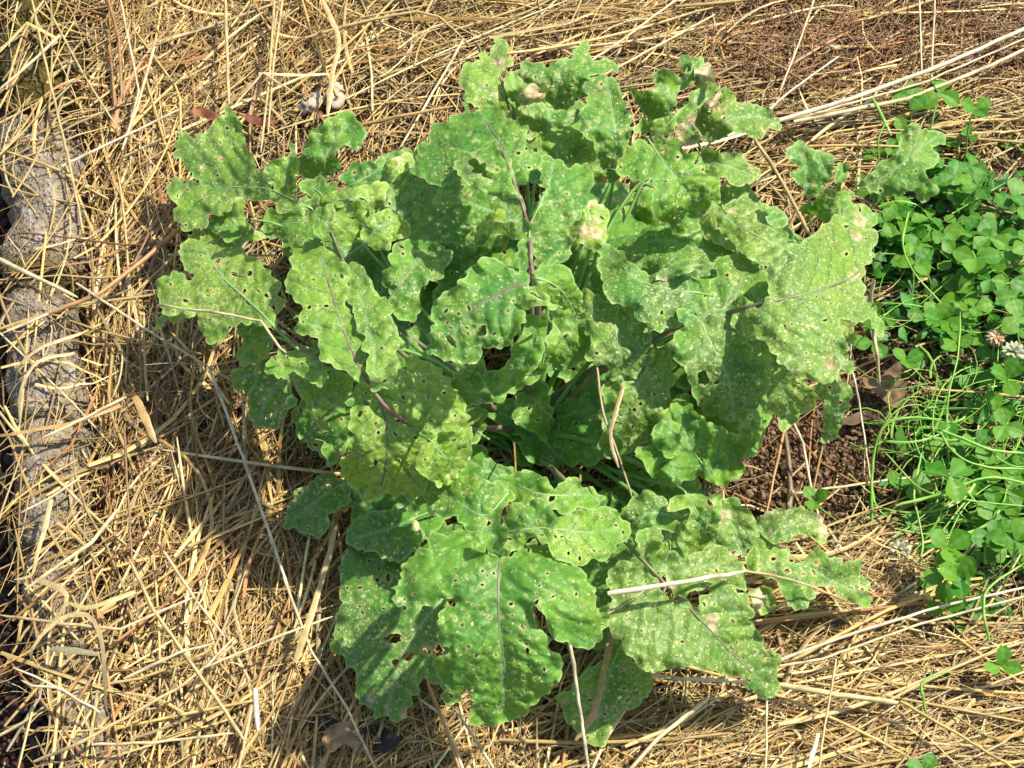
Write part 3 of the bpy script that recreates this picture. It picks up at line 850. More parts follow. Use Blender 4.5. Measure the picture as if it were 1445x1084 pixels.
lf(3, '800,1000 850,960 900,870 960,880 1010,920 1010,1000 1000,1060 960,1110 900,1080 850,1085 820,1040', '830,1000 920,980 990,930', [20, 21, 20], yell=0.85, speck=0.75, blotch=0.13, ribmat=None)
lf(3, '640,560 740,530 790,510 880,530 930,560 970,640 960,680 900,690 850,690 790,680 740,670 690,660 660,620', '780,690 775,600 780,520', [16, 17, 16.5], yell=0.6, speck=0.6, ruff=1.8)
lf(3, '590,490 640,430 700,400 750,440 830,450 885,420 895,460 850,490 780,520 700,540 640,550', '720,540 740,480 740,440', [17, 18, 18], yell=0.35, speck=0.7, blotch=0.06)

# ---- upper right
lf(5, '90,210 150,250 240,240 215,165 260,150 340,170 370,140 400,85 450,85 430,170 350,240 310,270 320,300 280,370 240,410 190,370 150,310 120,260', '260,420 300,300 340,220 420,100', [14, 16, 16.5, 17], yell=0.1, speck=0.3, nh=0.2, fold=0.35)
D1 = lf(5, '120,410 170,360 200,400 270,380 340,330 410,250 440,220 530,220 470,270 400,330 350,380 310,410 250,465 200,430 140,440', '210,450 280,400 370,310 500,230', [15.5, 16.5, 17, 17], yell=0.45, speck=0.25, nh=0.2)
lf(5, '410,180 440,100 490,110 505,200 470,212 430,215', '430,210 450,160 480,120', [17, 18, 17], D1, blotch=0.8, yell=0.8, ribmat=None, ruff=3, nh=0.2, label='dead tan leaf tip')
lf(5, '440,290 500,230 545,220 545,300 525,355 480,325', '450,280 500,280 535,300', [15, 16, 13], D1, blotch=0.8, yell=0.8, ribmat=None, ruff=3, nh=0.6, label='dead tan hanging leaf tip')
lf(5, '345,75 385,60 410,95 395,130 360,130', '390,130 380,100 360,70', [16.5, 17, 16.5], yell=0.4, ribmat=None, crown=None, nh=0.2)
lf(5, '330,380 400,340 440,360 445,430 420,480 380,490 335,470', '430,480 390,420 360,370', [10, 10, 9], blotch=0.28, speck=0.9, nh=3.0)
lf(5, '410,340 440,300 530,330 560,240 590,250 610,290 650,300 690,290 740,310 800,340 830,390 820,420 760,430 720,465 640,440 560,440 500,490 470,490 440,420', '480,500 560,390 680,360 810,390', [12, 14.5, 14, 12], yell=0.2, speck=0.85, blotch=0.04)
lf(5, '10,590 60,560 100,480 170,490 230,520 215,470 280,470 350,480 400,520 420,550 400,600 460,610 520,620 540,680 535,760 500,790 430,820 440,900 380,930 330,940 290,900 220,830 210,760 220,660 170,680 60,670 15,620',
   '190,470 260,580 330,670 400,760 430,820', [18, 20, 20, 18.5, 16.5], fold=0.35, droop=1.6, yell=0.27, speck=0.28, ribmat=G_)
lf(5, '410,600 440,540 490,510 540,545 600,530 650,560 690,600 720,640 735,660 680,680 600,690 540,660 520,620 450,610', '430,570 560,600 720,655', [12, 13, 11], yell=0.15, speck=0.7)
lf(5, '540,690 600,680 690,700 720,770 740,800 680,830 600,850 540,780', '560,790 640,750 710,720', [10.5, 10.5, 9.5], yell=0.35, speck=0.7)
lf(5, '460,830 520,790 570,830 620,830 660,850 700,830 740,870 790,900 870,940 870,990 840,1010 760,1060 700,1050 640,1000 560,930 500,890 440,870', '840,1000 740,950 620,890 510,820', [18, 18, 17, 15.5], yell=0.4, speck=0.95, blotch=0.05, fold=-0.1, nh=0.7)
lf(5, '440,880 520,880 580,930 650,1010 620,1020 540,985 470,940', '640,1010 550,950 470,890', [15, 15, 14.5], yell=0.6, blotch=0.12, nh=0.5)
lf(5, '40,1000 130,930 220,890 300,900 350,960 450,930 550,990 640,1010 720,1060 710,1110 400,1130 200,1130 90,1090', '690,1080 450,1010 250,960 100,990', [15, 14.5, 14, 13], yell=0.12, speck=0.6, blotch=0.03, nh=0.5)
lf(5, '750,850 800,820 860,840 860,880 800,895', '760,880 810,860 850,850', [13, 13, 12.5], ribmat=None, yell=0.25)

# ---- the small plant beside the clover
lf(5, '860,520 900,495 940,475 970,510 1010,530 1060,540 1090,560 1090,640 1050,690 1000,740 965,760 950,700 910,660 875,640 900,610 870,560', '975,880 970,760 960,650 940,490', [8, 11.5, 13, 13.5], plant2, fold=0.4, yell=0.12, speck=0.45, nh=0.6)
lf(5, '1095,600 1120,590 1170,600 1160,640 1130,690 1115,720 1100,655', '1120,740 1125,680 1140,600', [10.5, 11.5, 12], plant2, fold=0.6, yell=0.35, nh=0.4)
lf(5, '900,820 940,800 1000,760 1070,720 1140,720 1190,730 1200,780 1240,790 1280,820 1295,870 1250,900 1150,905 1080,912 1030,862 1000,840', '960,890 1050,830 1150,800 1270,850', [9, 12, 13, 12], plant2, yell=0.33, speck=0.35, nh=1.6, holes=[(1160, 825, 4.5), (1210, 808, 4.5), (1125, 840, 3)])
lf(9, '640,395 690,340 740,280 800,240 840,210 850,150 900,95 960,110 1000,125 1065,140 1060,180 1010,200 1030,260 1020,290 975,320 1020,370 1035,400 990,450 950,470 900,450 840,430 760,420 700,410', '470,480 600,420 720,370 840,290 930,210 1020,150', [9, 11.5, 12.5, 13.5, 13.5, 12], plant2, fold=0.15, yell=0.3, speck=0.55, holes=[(855, 378, 4.6)])

# ---- right
E1 = lf(6, '780,70 850,10 960,-40 1040,-110 1120,-180 1200,-200 1230,-140 1290,-100 1300,20 1240,90 1220,150 1260,230 1290,320 1330,370 1355,410 1320,430 1270,380 1200,350 1130,340 1110,380 1150,460 1170,580 1165,620 1100,640 1040,650 980,640 900,620 830,560 780,480 720,440 660,420 640,350 650,330 625,285 640,235 690,268 740,265 790,235 770,150',
        '560,320 700,280 860,245 1030,205 1180,140 1250,60', [19, 21.5, 22, 21, 18.5, 16], ribmat=O_, ribr=0.0024, fold=0.12, droop=2.0, yell=0.3, speck=0.85, blotch=0.035, nh=0.4, patch=[(1250, -130, 22, 0.5), (1200, -60, 16, 0.4), (1190, 130, 14, 0.3), (910, 600, 12, 0.3), (830, 480, 10, 0.3)])
lf(6, '1040,650 1110,640 1180,690 1160,780 1120,800 1125,850 1080,930 1030,940 1050,850 1030,750 1000,680', '1090,630 1100,740 1060,920', [14.5, 13, 10], E1, yell=0.4, speck=0.9, ribmat=None)
lf(6, '1110,380 1140,345 1190,360 1200,440 1170,480 1130,460', '1120,370 1160,410 1180,470', [15, 14.5, 13], E1, yell=0.6, speck=0.9, ribmat=None)
lf(6, '290,450 340,370 335,310 360,295 390,330 450,345 540,300 600,290 640,360 660,430 720,520 755,600 770,680 740,740 690,800 640,830 570,830 500,820 440,790 420,740 390,650 350,580 310,530',
   '440,345 500,480 570,620 605,825', [19, 19, 17.5, 14], fold=0.15, droop=2, yell=0.2, speck=0.75, holes=[(455, 632, 9), (520, 652, 3.6)], ribmat=G_, nh=0.6)
lf(6, '470,290 490,170 520,130 510,60 560,40 630,25 680,50 720,100 770,150 780,230 700,280 630,240 620,290 540,310 470,350', '440,350 540,300 620,200 650,80', [18, 18, 18, 17], yell=0.1, speck=0.45, holes=[(612, 155, 5), (498, 230, 3.6)], nh=0.3, ribmat=O_)
lf(6, '350,240 375,180 410,220 450,250 475,310 470,345 420,330 345,300', '460,330 420,280 380,210', [18.6, 18.8, 18.6], yell=0.1, ribmat=None)
lf(4, '900,370 915,260 940,280 1000,300 1100,340 1160,390 1220,480 1250,550 1220,640 1190,700 1120,740 1050,710 1010,640 960,640 930,590 950,510 920,470', '1090,320 1060,430 1080,560 1110,720', [18, 17.5, 17, 15], fold=0.1, yell=0.25, speck=0.95, blotch=0.02, nh=0.6)
lf(4, '1000,740 1060,730 1180,710 1230,620 1280,530 1340,600 1355,680 1330,750 1330,830 1290,860 1260,950 1200,1010 1140,1050 1090,1085 1000,1080 985,1010 1010,960 975,880 1010,820', '1250,600 1170,730 1110,880 1050,1060', [16, 15.5, 14.5, 12], fold=0.1, yell=0.4, speck=0.7, nh=1.3)
lf(6, '-60,-30 50,20 100,80 180,100 240,130 300,90 400,62 500,75 510,100 440,100 350,125 450,180 470,270 380,330 300,380 200,420 180,380 130,320 60,280 0,260 -30,180', '440,220 300,200 150,160 0,30', [18.5, 19, 19.3, 18], fold=0.05, yell=0.15, speck=0.7, nh=0.3)
lf(6, '225,150 300,90 400,60 505,75 512,102 440,102 350,122 250,150', '240,140 380,90 500,90', [19.8, 20.3, 19.8], yell=0.4, speck=0.8, ribmat=None, fold=-0.4, nh=0.3)
lf(6, '120,990 200,950 205,900 240,830 300,780 330,720 390,760 450,830 560,880 580,910 680,880 700,830 750,850 740,900 690,960 650,1010 660,1085 620,1120 560,1160 500,1150 440,1100 370,1130 280,1150 200,1090', '480,1085 400,980 370,900 350,790', [12, 14, 15, 15.5], fold=0.5, ruff=2.2, yell=0.42, speck=0.14, nh=0.4, und=2.0)
lf(6, '200,905 240,830 300,775 335,720 375,725 370,760 310,790 320,850 350,900 360,960 340,1000 280,1010 230,960', '360,980 300,900 310,780', [15, 16, 15.5], fold=0.6, ruff=2, yell=0.4, speck=0.35, nh=0.5, ribmat=None)
lf(6, '690,460 760,440 850,570 960,650 1000,680 990,780 940,800 850,890 820,850 810,790 740,800 770,690 740,600', '700,470 820,640 880,820', [16, 15, 12], yell=0.6, speck=0.7)

# ---- centre
F1 = lf(4, '170,380 205,290 290,250 320,215 360,190 380,135 440,120 520,145 585,185 590,90 610,30 645,60 655,215 690,270 740,310 780,350 745,360 700,318 650,302 612,312 600,350 625,400 600,470 550,520 470,555 412,540 395,590 390,625 350,650 290,640 210,595 165,590 150,520 165,460 190,440',
        '650,-20 650,120 655,222 560,262 400,350 270,490', [24.5, 25.5, 26, 26.2, 26, 25], fold=0.02, droop=1.0, ribmat=P_, ribr=0.002, yell=0.3, speck=0.22, blotch=0.02, nh=1.2, holes=[(408, 472, 8.5), (265, 522, 6.5), (350, 360, 3), (472, 486, 2.2)])
lf(4, '665,200 720,150 790,150 830,180 850,220 890,270 905,350 900,450 870,420 840,400 770,390 740,360 720,300 680,260', '660,215 730,230 810,290 880,420', [26.4, 26, 24.5, 21], F1, fold=-0.2, yell=0.3, speck=0.22, ribmat=G_)
lf(4, '625,385 680,400 730,400 720,470 710,560 700,620 640,680 570,740 480,785 420,740 385,660 395,600 430,660 490,660 545,600 555,530 600,480', '690,400 640,560 560,680 470,770', [23, 22, 20, 17.5], F1, yell=0.35, speck=0.15, ribmat=None, nh=0.3, crenate=0.5)
lf(4, '610,312 650,300 705,320 775,352 770,365 720,345 670,340 640,365 612,370 600,345', '605,350 650,315 765,355', [26.4, 27, 25.6], F1, fold=-0.4, yell=0.95, speck=0.15, ribmat=None, nh=0.2, crenate=0.4)
lf(4, '735,480 770,400 840,400 890,450 930,500 930,580 870,640 800,660 740,640 720,600', '760,440 820,530 860,640', [17, 16.5, 14], yell=0.2, speck=0.3, holes=[(825, 497, 4)])
lf(4, '240,760 280,680 380,650 420,700 460,760 560,720 640,660 720,640 700,700 600,750 540,780 500,810 430,820 340,850 300,800', '640,690 480,770 320,760', [16, 16, 15], yell=0.2, speck=0.4, ruff=2.5, und=2)
lf(4, '575,770 640,750 690,715 740,740 750,800 760,850 740,900 720,1000 670,960 610,930 580,890 600,830', '760,900 690,830 640,770', [8, 10.5, 10.5], yell=0.2, speck=0.15)
lf(4, '780,850 840,780 880,700 900,660 960,640 1020,660 1020,720 1000,800 980,880 1020,900 1030,960 990,1000 1010,1070 960,1110 900,1130 820,1110 770,1040 760,960 800,930', '770,900 870,870 960,850', [6, 8.5, 8.5], yell=0.1, speck=0.1, nh=0.4, fold=0.35)
lf(4, '335,870 400,840 440,870 400,910 360,935', '430,890 390,880 350,880', [13, 13, 12.5], yell=0.4, ribmat=None)
lf(4, '450,870 560,800 580,880 620,940 700,980 690,1020 600,1000 520,940', '690,1000 600,920 500,870', [6, 7, 7], yell=0.05, speck=0.1)
lf(4, '560,980 620,960 680,1030 660,1100 600,1120 570,1050', '680,1100 630,1040 590,990', [5, 6, 6], yell=0.05, speck=0.1)

# small shaded leaves round the dark heart
lf(0, '700,560 730,575 760,580 785,600 800,640 780,662 750,650 725,625 705,600', '800,655 760,615 715,575', [5, 6.5, 6], yell=0.05, speck=0.1, nh=0.3, crown=None)
lf(0, '640,640 660,622 680,625 690,650 720,660 735,675 720,692 680,690 650,675', '730,690 690,665 650,645', [6, 7, 7], yell=0.1, speck=0.1, nh=0.3, crown=None)
lf(0, '655,600 672,590 684,600 676,618 662,626', '690,620 672,608 660,600', [11.5, 12.5, 12.5], yell=0.4, speck=0.2, nh=0.3, crown=None)

# ---- lower
lf(7, '0,440 60,330 150,270 230,230 310,290 320,360 270,400 220,430 230,480 170,540 110,520 60,500 10,490', '330,260 200,340 50,460', [5.5, 5.5, 4], yell=0.12, speck=0.7, blotch=0.04)
lf(7, '300,560 340,480 420,430 470,410 540,400 580,420 620,370 660,390 660,430 620,440 650,480 680,540 680,590 620,620 560,660 480,640 400,600', '640,450 520,500 340,550', [8, 8, 7], yell=0.1, speck=0.6, blotch=0.05, patch=[(655, 480, 14, 0.4), (600, 560, 12, 0.3)])
lf(0, '487,775 520,770 560,790 600,800 640,860 690,890 690,930 660,950 640,980 595,955 590,985 575,1015 560,1022 545,1010 530,1015 528,1000 505,985 500,965 490,945 470,920 462,895 475,870 485,850 480,810', '680,790 620,850 570,920 545,1005', [7, 7, 6, 4], yell=0.18, speck=0.75, blotch=0.05,
   holes=[(555, 901, 9), (576, 926, 7), (548, 815, 4.5), (558, 935, 5.5), (618, 918, 8), (601, 918, 5)], fold=-0.1, nh=1.2, patch=[(525, 985, 22, 0.3)])
lf(7, '690,290 760,280 880,240 930,235 1000,280 1080,290 1120,350 1060,420 1050,460 980,450 960,530 900,520 880,480 800,440 740,430 700,370', '1090,330 980,440 860,380 740,330', [14.5, 15, 14.5, 13], yell=0.25, speck=0.2)
lf(7, '1030,310 1060,250 1100,245 1150,225 1220,240 1275,255 1290,290 1340,300 1390,255 1440,270 1500,300 1560,360 1500,420 1430,400 1370,430 1300,400 1220,370 1150,390 1110,370', '1150,300 1280,340 1480,340', [13, 14, 13], yell=0.3, speck=0.14, holes=[(1302, 356, 5)])
lf(7, '1055,440 1090,400 1130,385 1180,390 1215,355 1260,370 1300,400 1340,430 1400,420 1445,405 1565,408 1625,408 1655,428 1685,478 1655,548 1615,578 1595,618 1565,648 1505,658 1445,690 1400,680 1370,660 1310,640 1280,600 1220,560 1150,590 1080,640 1070,560 1080,500', '1080,520 1250,500 1450,520 1620,510', [17, 18.2, 17.5, 15], fold=0.08, yell=0.28, speck=0.26, droop=1.8)
G7 = lf(7, '525,790 575,750 580,690 640,620 700,580 730,540 800,540 870,495 915,520 960,570 1040,640 1080,640 1150,590 1220,560 1290,600 1340,660 1420,680 1445,718 1505,758 1515,838 1565,878 1575,938 1555,1018 1515,1078 1445,1088 1380,1055 1320,1030 1290,960 1265,895 1215,880 1205,950 1230,990 1280,1040 1300,1080 1340,1120 1350,1180 1320,1260 1260,1320 1200,1370 1140,1420 1080,1440 1030,1450 980,1450 930,1460 900,1430 920,1360 930,1300 880,1300 860,1340 820,1358 780,1340 760,1260 750,1200 745,1140 780,1120 820,1090 760,1050 745,1000 760,930 790,870 830,830 750,855 690,890 640,930 600,930 550,890 530,830',
        '1085,500 1060,620 1045,720 1045,960 1070,1150 1080,1380', [12, 18.5, 20, 19.3, 17.5, 14], ribmat=O_, ribr=0.0021, fold=0.42, droop=2.6, yell=0.22, speck=0.14, blotch=0.0, nh=0.6)
lf(7, '955,560 985,500 1040,475 1085,505 1075,560 1060,640 1010,610 970,590', '1065,640 1030,560 1010,500', [19.5, 21, 21.5], G7, yell=0.4, speck=0.15, ribmat=None, nh=0.2)
lf(0, '858,815 870,795 905,795 920,810 942,828 954,840 983,849 1006,826 1023,820 1041,826 1055,840 1061,864 1055,875 1070,887 1081,907 1096,927 1098,945 1096,975 1080,985 1060,975 1050,950 1030,950 1000,945 985,940 950,945 920,950 890,930 870,905 858,885 865,850',
   '880,762 930,815 994,881 1030,920 1080,968', [13, 13, 12, 10, 6.5], ribmat=O_, ribr=0.002, fold=0.1, yell=0.3, speck=0.95, blotch=0.045, nh=0.6, label='heavily speckled leaf over the straw')
lf(8, '310,490 350,500 400,470 470,490 540,500 580,460 640,440 700,460 740,500 795,540 800,580 820,620 800,670 740,640 660,620 560,700 470,680 400,600 330,540', '340,540 480,580 640,540 790,580', [13, 13, 12, 9.5], yell=0.35, speck=0.85, blotch=0.06, ribmat=None, holes=[(540, 690, 7)])
lf(8, '820,660 870,655 910,650 930,710 920,760 880,780 840,740', '810,640 870,700 920,740', [9, 9, 7.5], yell=0.6, speck=0.8, blotch=0.12, ruff=3, ribmat=None)
lf(8, '260,410 290,370 360,370 390,400 380,450 330,475 280,460', '320,470 325,420 330,380', [14, 14.4, 14], yell=0.35, speck=0.5, ribmat=None)
lf(8, '200,260 260,210 330,185 380,210 420,240 430,290 520,290 500,340 460,370 390,370 330,365 260,400 220,340', '230,370 330,290 480,310', [12, 13, 12], yell=0.3, speck=0.6)
lf(8, '420,280 440,230 520,180 600,210 640,200 680,210 675,300 660,370 640,430 590,460 540,495 490,450 470,380 540,290 500,260', '500,180 560,280 600,440', [14, 13.5, 11], yell=0.4, speck=0.5, holes=[(455, 200, 0.1), (625, 243, 4)])
lf(8, '660,350 680,280 670,230 740,220 790,260 830,310 855,350 850,420 800,460 790,510 740,480 700,440 650,420', '660,260 730,340 790,480', [11, 11, 9.5], yell=0.35, speck=0.85, blotch=0.1)
H7 = lf(8, '800,490 850,400 920,415 1000,470 1050,520 1090,520 1140,470 1240,500 1290,530 1345,530 1360,590 1410,650 1425,700 1390,740 1300,715 1200,650 1120,640 1130,700 1080,750 1020,745 985,680 960,620 900,610 870,570 830,560', '790,380 920,430 1060,520 1200,610 1400,705', [9, 9.5, 9, 7.5, 5], yell=0.35, speck=0.9, blotch=0.07, holes=[(1145, 535, 3.5), (1000, 570, 4), (935, 510, 4), (1130, 575, 3.5)])
lf(8, '845,320 900,290 960,275 1030,265 1080,280 1140,290 1180,330 1190,400 1160,425 1100,400 1050,380 1000,430 940,430 880,390 850,360', '900,410 1000,350 1150,340', [9.6, 9.8, 8], H7, yell=0.3, speck=0.8, blotch=0.06, ribmat=None, patch=[(1120, 310, 16, 0.45), (1175, 370, 12, 0.4)])
lf(8, '0,520 150,490 220,420 300,500 300,560 250,600 150,640 60,640', '320,480 180,540 40,580', [11, 11, 10], yell=0.15, speck=0.4)
lf(8, '30,700 120,600 240,560 330,640 300,760 280,850 160,860 90,800', '330,620 220,700 110,790', [9, 8.5, 8], yell=0.15, speck=0.6)
lf(0, '790,985 820,955 850,930 870,905 900,940 920,950 915,980 890,1000 865,1020 850,1050 830,1045 800,1015', '880,900 860,950 840,1035', [6.5, 6, 4.5], yell=0.3, speck=0.85, blotch=0.07, nh=2.2)

# ------------------------------------------------------------------ straw mulch
rs = random.Random(5)
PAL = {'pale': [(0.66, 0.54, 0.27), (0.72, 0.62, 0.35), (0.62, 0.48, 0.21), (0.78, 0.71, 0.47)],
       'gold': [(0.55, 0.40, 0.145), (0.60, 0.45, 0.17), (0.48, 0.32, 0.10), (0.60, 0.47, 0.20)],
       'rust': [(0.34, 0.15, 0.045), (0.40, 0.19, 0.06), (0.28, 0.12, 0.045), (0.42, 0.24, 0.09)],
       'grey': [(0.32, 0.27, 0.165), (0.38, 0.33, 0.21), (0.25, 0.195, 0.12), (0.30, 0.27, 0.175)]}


def zone(px, py):
    """(density, mean angle, spread, palette weights pale/gold/rust/grey, where) of the mulch at a photograph point"""
    kl, kr = kerb_x(py, 'l'), kerb_x(py, 'r')
    q = [px], [py]
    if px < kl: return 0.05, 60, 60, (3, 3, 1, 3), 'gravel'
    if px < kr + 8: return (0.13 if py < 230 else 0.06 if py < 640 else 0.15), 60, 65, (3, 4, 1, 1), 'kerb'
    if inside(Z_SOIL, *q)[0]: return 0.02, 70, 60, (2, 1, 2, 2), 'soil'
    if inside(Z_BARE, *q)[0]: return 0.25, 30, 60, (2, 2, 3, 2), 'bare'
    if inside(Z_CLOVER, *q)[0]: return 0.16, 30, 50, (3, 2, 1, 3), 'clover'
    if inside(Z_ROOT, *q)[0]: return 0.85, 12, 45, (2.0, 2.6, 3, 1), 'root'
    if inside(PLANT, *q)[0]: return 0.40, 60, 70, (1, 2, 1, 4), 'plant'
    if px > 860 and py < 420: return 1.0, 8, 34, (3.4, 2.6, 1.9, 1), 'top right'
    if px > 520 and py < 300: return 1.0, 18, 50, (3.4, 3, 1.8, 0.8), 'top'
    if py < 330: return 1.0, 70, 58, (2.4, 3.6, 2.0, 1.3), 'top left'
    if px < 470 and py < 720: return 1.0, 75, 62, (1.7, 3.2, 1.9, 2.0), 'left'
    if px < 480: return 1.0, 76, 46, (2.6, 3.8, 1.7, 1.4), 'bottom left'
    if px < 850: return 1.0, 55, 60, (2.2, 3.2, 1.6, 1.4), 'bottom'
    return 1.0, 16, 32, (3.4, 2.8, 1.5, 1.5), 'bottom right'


def straw_path(px, py, ang, length, z0, bend, tilt, n, kink=0.0, sag=0.0):
    """points of one stalk on the ground, around the ground point seen at px, py"""
    c = at(px, py, z0)
    s = np.linspace(-0.5, 0.5, n)
    a = ang + bend * s * 2
    if kink: a = a + np.where(s > rs.uniform(-0.2, 0.3), kink, 0)
    st = length / (n - 1)
    x = np.concatenate([[0], np.cumsum(np.cos((a[:-1] + a[1:]) / 2) * st)]); y = np.concatenate([[0], np.cumsum(np.sin((a[:-1] + a[1:]) / 2) * st)])
    x -= x[n // 2]; y -= y[n // 2]
    z = s * length * tilt - sag * (2 * s) ** 2
    P = np.stack([c[0] + x, c[1] + y, c[2] + z], 1)
    P[:, 2] = np.maximum(P[:, 2], ground_h(P[:, 0], P[:, 1]) + 0.002)
    qx, qy = px_of(P[:, 0], P[:, 1], 0.02)
    on = (qx < kerb_x(qy, 'r') + 6) & (qx > kerb_x(qy, 'l') - 14)
    P[:, 2] = np.where(on, np.maximum(P[:, 2], 0.031 + z0 * 0.25), P[:, 2])
    return P


def tint_of(wts, lift):
    k = rs.choices(['pale', 'gold', 'rust', 'grey'], wts)[0]
    c = np.array(rs.choice(PAL[k])) * rs.uniform(0.55, 1.12) * (1.08, 0.965, 0.70)
    return np.clip(c, 0, 0.82), k


def taper(w, n, a=1.0, b=0.55):
    t = np.linspace(a, b, n); t[0] *= 0.75; t[-1] *= 0.4
    return w * t


mul = Batch()
cnt = 0
while cnt < 25000:
    px, py = rs.uniform(-190, 1640), rs.uniform(-190, 1260)
    dens, am, asp, wts, where = zone(px, py)
    if rs.random() > dens: continue
    cnt += 1
    big = rs.uniform(1.05, 1.4) if (px < 480 or py > 780) and rs.random() < 0.5 else 1.0
    u = rs.random()
    lay = cnt / 25000.0
    thick = 0.026 if where not in ('kerb', 'gravel', 'soil', 'clover', 'bare') else 0.006
    z0 = 0.001 + thick * (0.15 + 0.85 * lay) * rs.uniform(0.55, 1.0)
    if where == 'gravel': z0 -= 0.022
    if where == 'kerb': z0 = 0.033
    ang = math.radians(rs.gauss(am, asp * 0.55) if rs.random() < 0.75 else rs.uniform(0, 180))
    if rs.random() < 0.5: ang += math.pi
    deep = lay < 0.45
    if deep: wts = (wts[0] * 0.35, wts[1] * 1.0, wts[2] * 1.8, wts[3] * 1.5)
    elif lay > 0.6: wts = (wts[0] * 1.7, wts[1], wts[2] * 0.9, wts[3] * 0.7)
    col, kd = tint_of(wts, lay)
    col = col * (0.85 if deep else 1.0)  # lower straw tinted browner and darker, shade between stalks painted in
    if u < 0.22 * (1.25 - lay):      # chaff and short bits
        L, w, n = rs.uniform(0.012, 0.04), rs.uniform(0.0006, 0.0018), 4
        P = straw_path(px, py, ang, L, z0, rs.gauss(0, 0.5), rs.gauss(0, 0.18), n)
        V, F = ribbon(P, taper(w, n), rs.uniform(-0.9, 0.9), rs.uniform(0.1, 0.4))
    elif u < 0.44:    # thin stems
        L, w, n = rs.uniform(0.05, 0.17) * (0.8 + 0.6 * lay), rs.uniform(0.0005, 0.0012), 8
        P = straw_path(px, py, ang, L, z0, rs.gauss(0, 0.55), rs.gauss(0, 0.07), n, rs.choice([0, 0, 0, rs.gauss(0, 0.6)]), rs.gauss(0.002, 0.004))
        V, F = tube(P, taper(w * 0.5 + 0.0002, n), 4)
    elif u < 0.76:    # flattened leaf blades
        L, w, n = rs.uniform(0.05, 0.16) * (0.8 + 0.6 * lay), rs.uniform(0.0011, 0.0032), 9
        P = straw_path(px, py, ang, L, z0, rs.gauss(0, 0.65), rs.gauss(0, 0.09), n, rs.choice([0, 0, rs.gauss(0, 0.5)]), rs.gauss(0.003, 0.005))
        V, F = ribbon(P, taper(w * big, n, 1, 0.4), rs.uniform(-0.8, 0.8) + np.linspace(0, rs.gauss(0, 0.9), n), rs.uniform(0.05, 0.35))
    else:             # stalks
        L, w, n = rs.uniform(0.09, 0.22) * (0.8 + 0.5 * lay), rs.uniform(0.0012, 0.0023), 6
        P = straw_path(px, py, ang, L, z0, rs.gauss(0, 0.12), rs.gauss(0, 0.05), n, rs.choice([0, 0, 0, rs.gauss(0, 0.5)]), 0)
        V, F = tube(P, taper(w * 0.6 * big, n, 1, 0.8), 5)
    if where not in ('kerb', 'gravel'):
        ex, ey = px_of(P[:, 0], P[:, 1], P[:, 2])
        if (ex - kerb_x(ey, 'r')).min() < -2 and rs.random() > (0.2 if py < 190 else 0.05 if py < 640 else 0.16): continue
    elif where == 'gravel':
        ex, ey = px_of(P[:, 0], P[:, 1], P[:, 2])
        if (ex - kerb_x(ey, 'l')).max() > 12 and rs.random() > 0.3: continue
    if where not in ('soil', 'clover'):
        if rs.random() < 0.9 and inside(Z_SOIL, ex, ey).sum() > 1: continue
        if rs.random() < 0.6 and inside(Z_CLOVER, ex, ey).sum() > 2: continue
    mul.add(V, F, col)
# fine hay strewn over the top
cnt = 0
while cnt < 4800:
    px, py = rs.uniform(-150, 1600), rs.uniform(-150, 1230)
    dens, am, asp, wts, where = zone(px, py)
    if where in ('soil', 'clover', 'plant') or rs.random() > dens: continue
    cnt += 1
    n = 9
    P = straw_path(px, py, math.radians(rs.gauss(am, asp * 0.7)) + rs.choice([0, math.pi]), rs.uniform(0.03, 0.12), rs.uniform(0.014, 0.030), rs.gauss(0, 0.9), rs.gauss(0, 0.10), n, rs.choice([0, 0, rs.gauss(0, 0.7)]), rs.gauss(0.001, 0.004))
    ex, ey = px_of(P[:, 0], P[:, 1], P[:, 2])
    if where not in ('kerb', 'gravel') and (ex - kerb_x(ey, 'r')).min() < -2 and rs.random() > 0.03: continue
    if inside(Z_SOIL, ex, ey).sum() > 1: continue
    col, kd = tint_of((wts[0] * 1.4, wts[1] * 1.2, wts[2] * (1.6 if where == 'root' else 1.0), wts[3] * 0.5), 1)
    if rs.random() < 0.5: V, F = tube(P, taper(rs.uniform(0.00022, 0.00050), n), 4)
    else: V, F = ribbon(P, taper(rs.uniform(0.0007, 0.0019), n, 1, 0.3), rs.uniform(-0.9, 0.9) + np.linspace(0, rs.gauss(0, 1.2), n), rs.uniform(0.1, 0.4))
    mul.add(V, F, col)
# brown curled rootlets of the far corner
for k in range(2600):
    px, py = rs.uniform(950, 1600), rs.uniform(-150, 125)
    if k % 14 == 0: px, py = rs.uniform(140, 470), rs.uniform(520, 800)
    elif not inside(Z_ROOT, [px], [py])[0] and rs.random() > 0.1: continue
    n = 8
    P = straw_path(px, py, rs.uniform(0, 6.28), rs.uniform(0.02, 0.07), rs.uniform(0.008, 0.034), rs.gauss(0, 1.3), rs.gauss(0, 0.15), n)
    P[:, 2] += np.array([rs.gauss(0, 0.0012) for _ in range(n)])
    V, F = tube(P, rs.uniform(0.0003, 0.0007), 4)
    mul.add(V, F, np.array(rs.choice(PAL['rust'])) * rs.uniform(0.55, 1.0) * (1, 0.85, 0.9))
tag(mul.build('straw_mulch', M_STRAW), 'matted dry straw and chaff mulch covering the bed', kind='stuff')


def put(name, V, F, col, label, cat, group=None, mat=None):
    c = V.mean(0); c[2] = V[:, 2].min()
    o = mesh_obj(name, V - c, F, mat or M_STRAW, attrs={'tint': np.broadcast_to(np.asarray(col, float), (len(V), 3))} if col is not None else None)
    o.location = c
    return tag(o, label, cat, group)


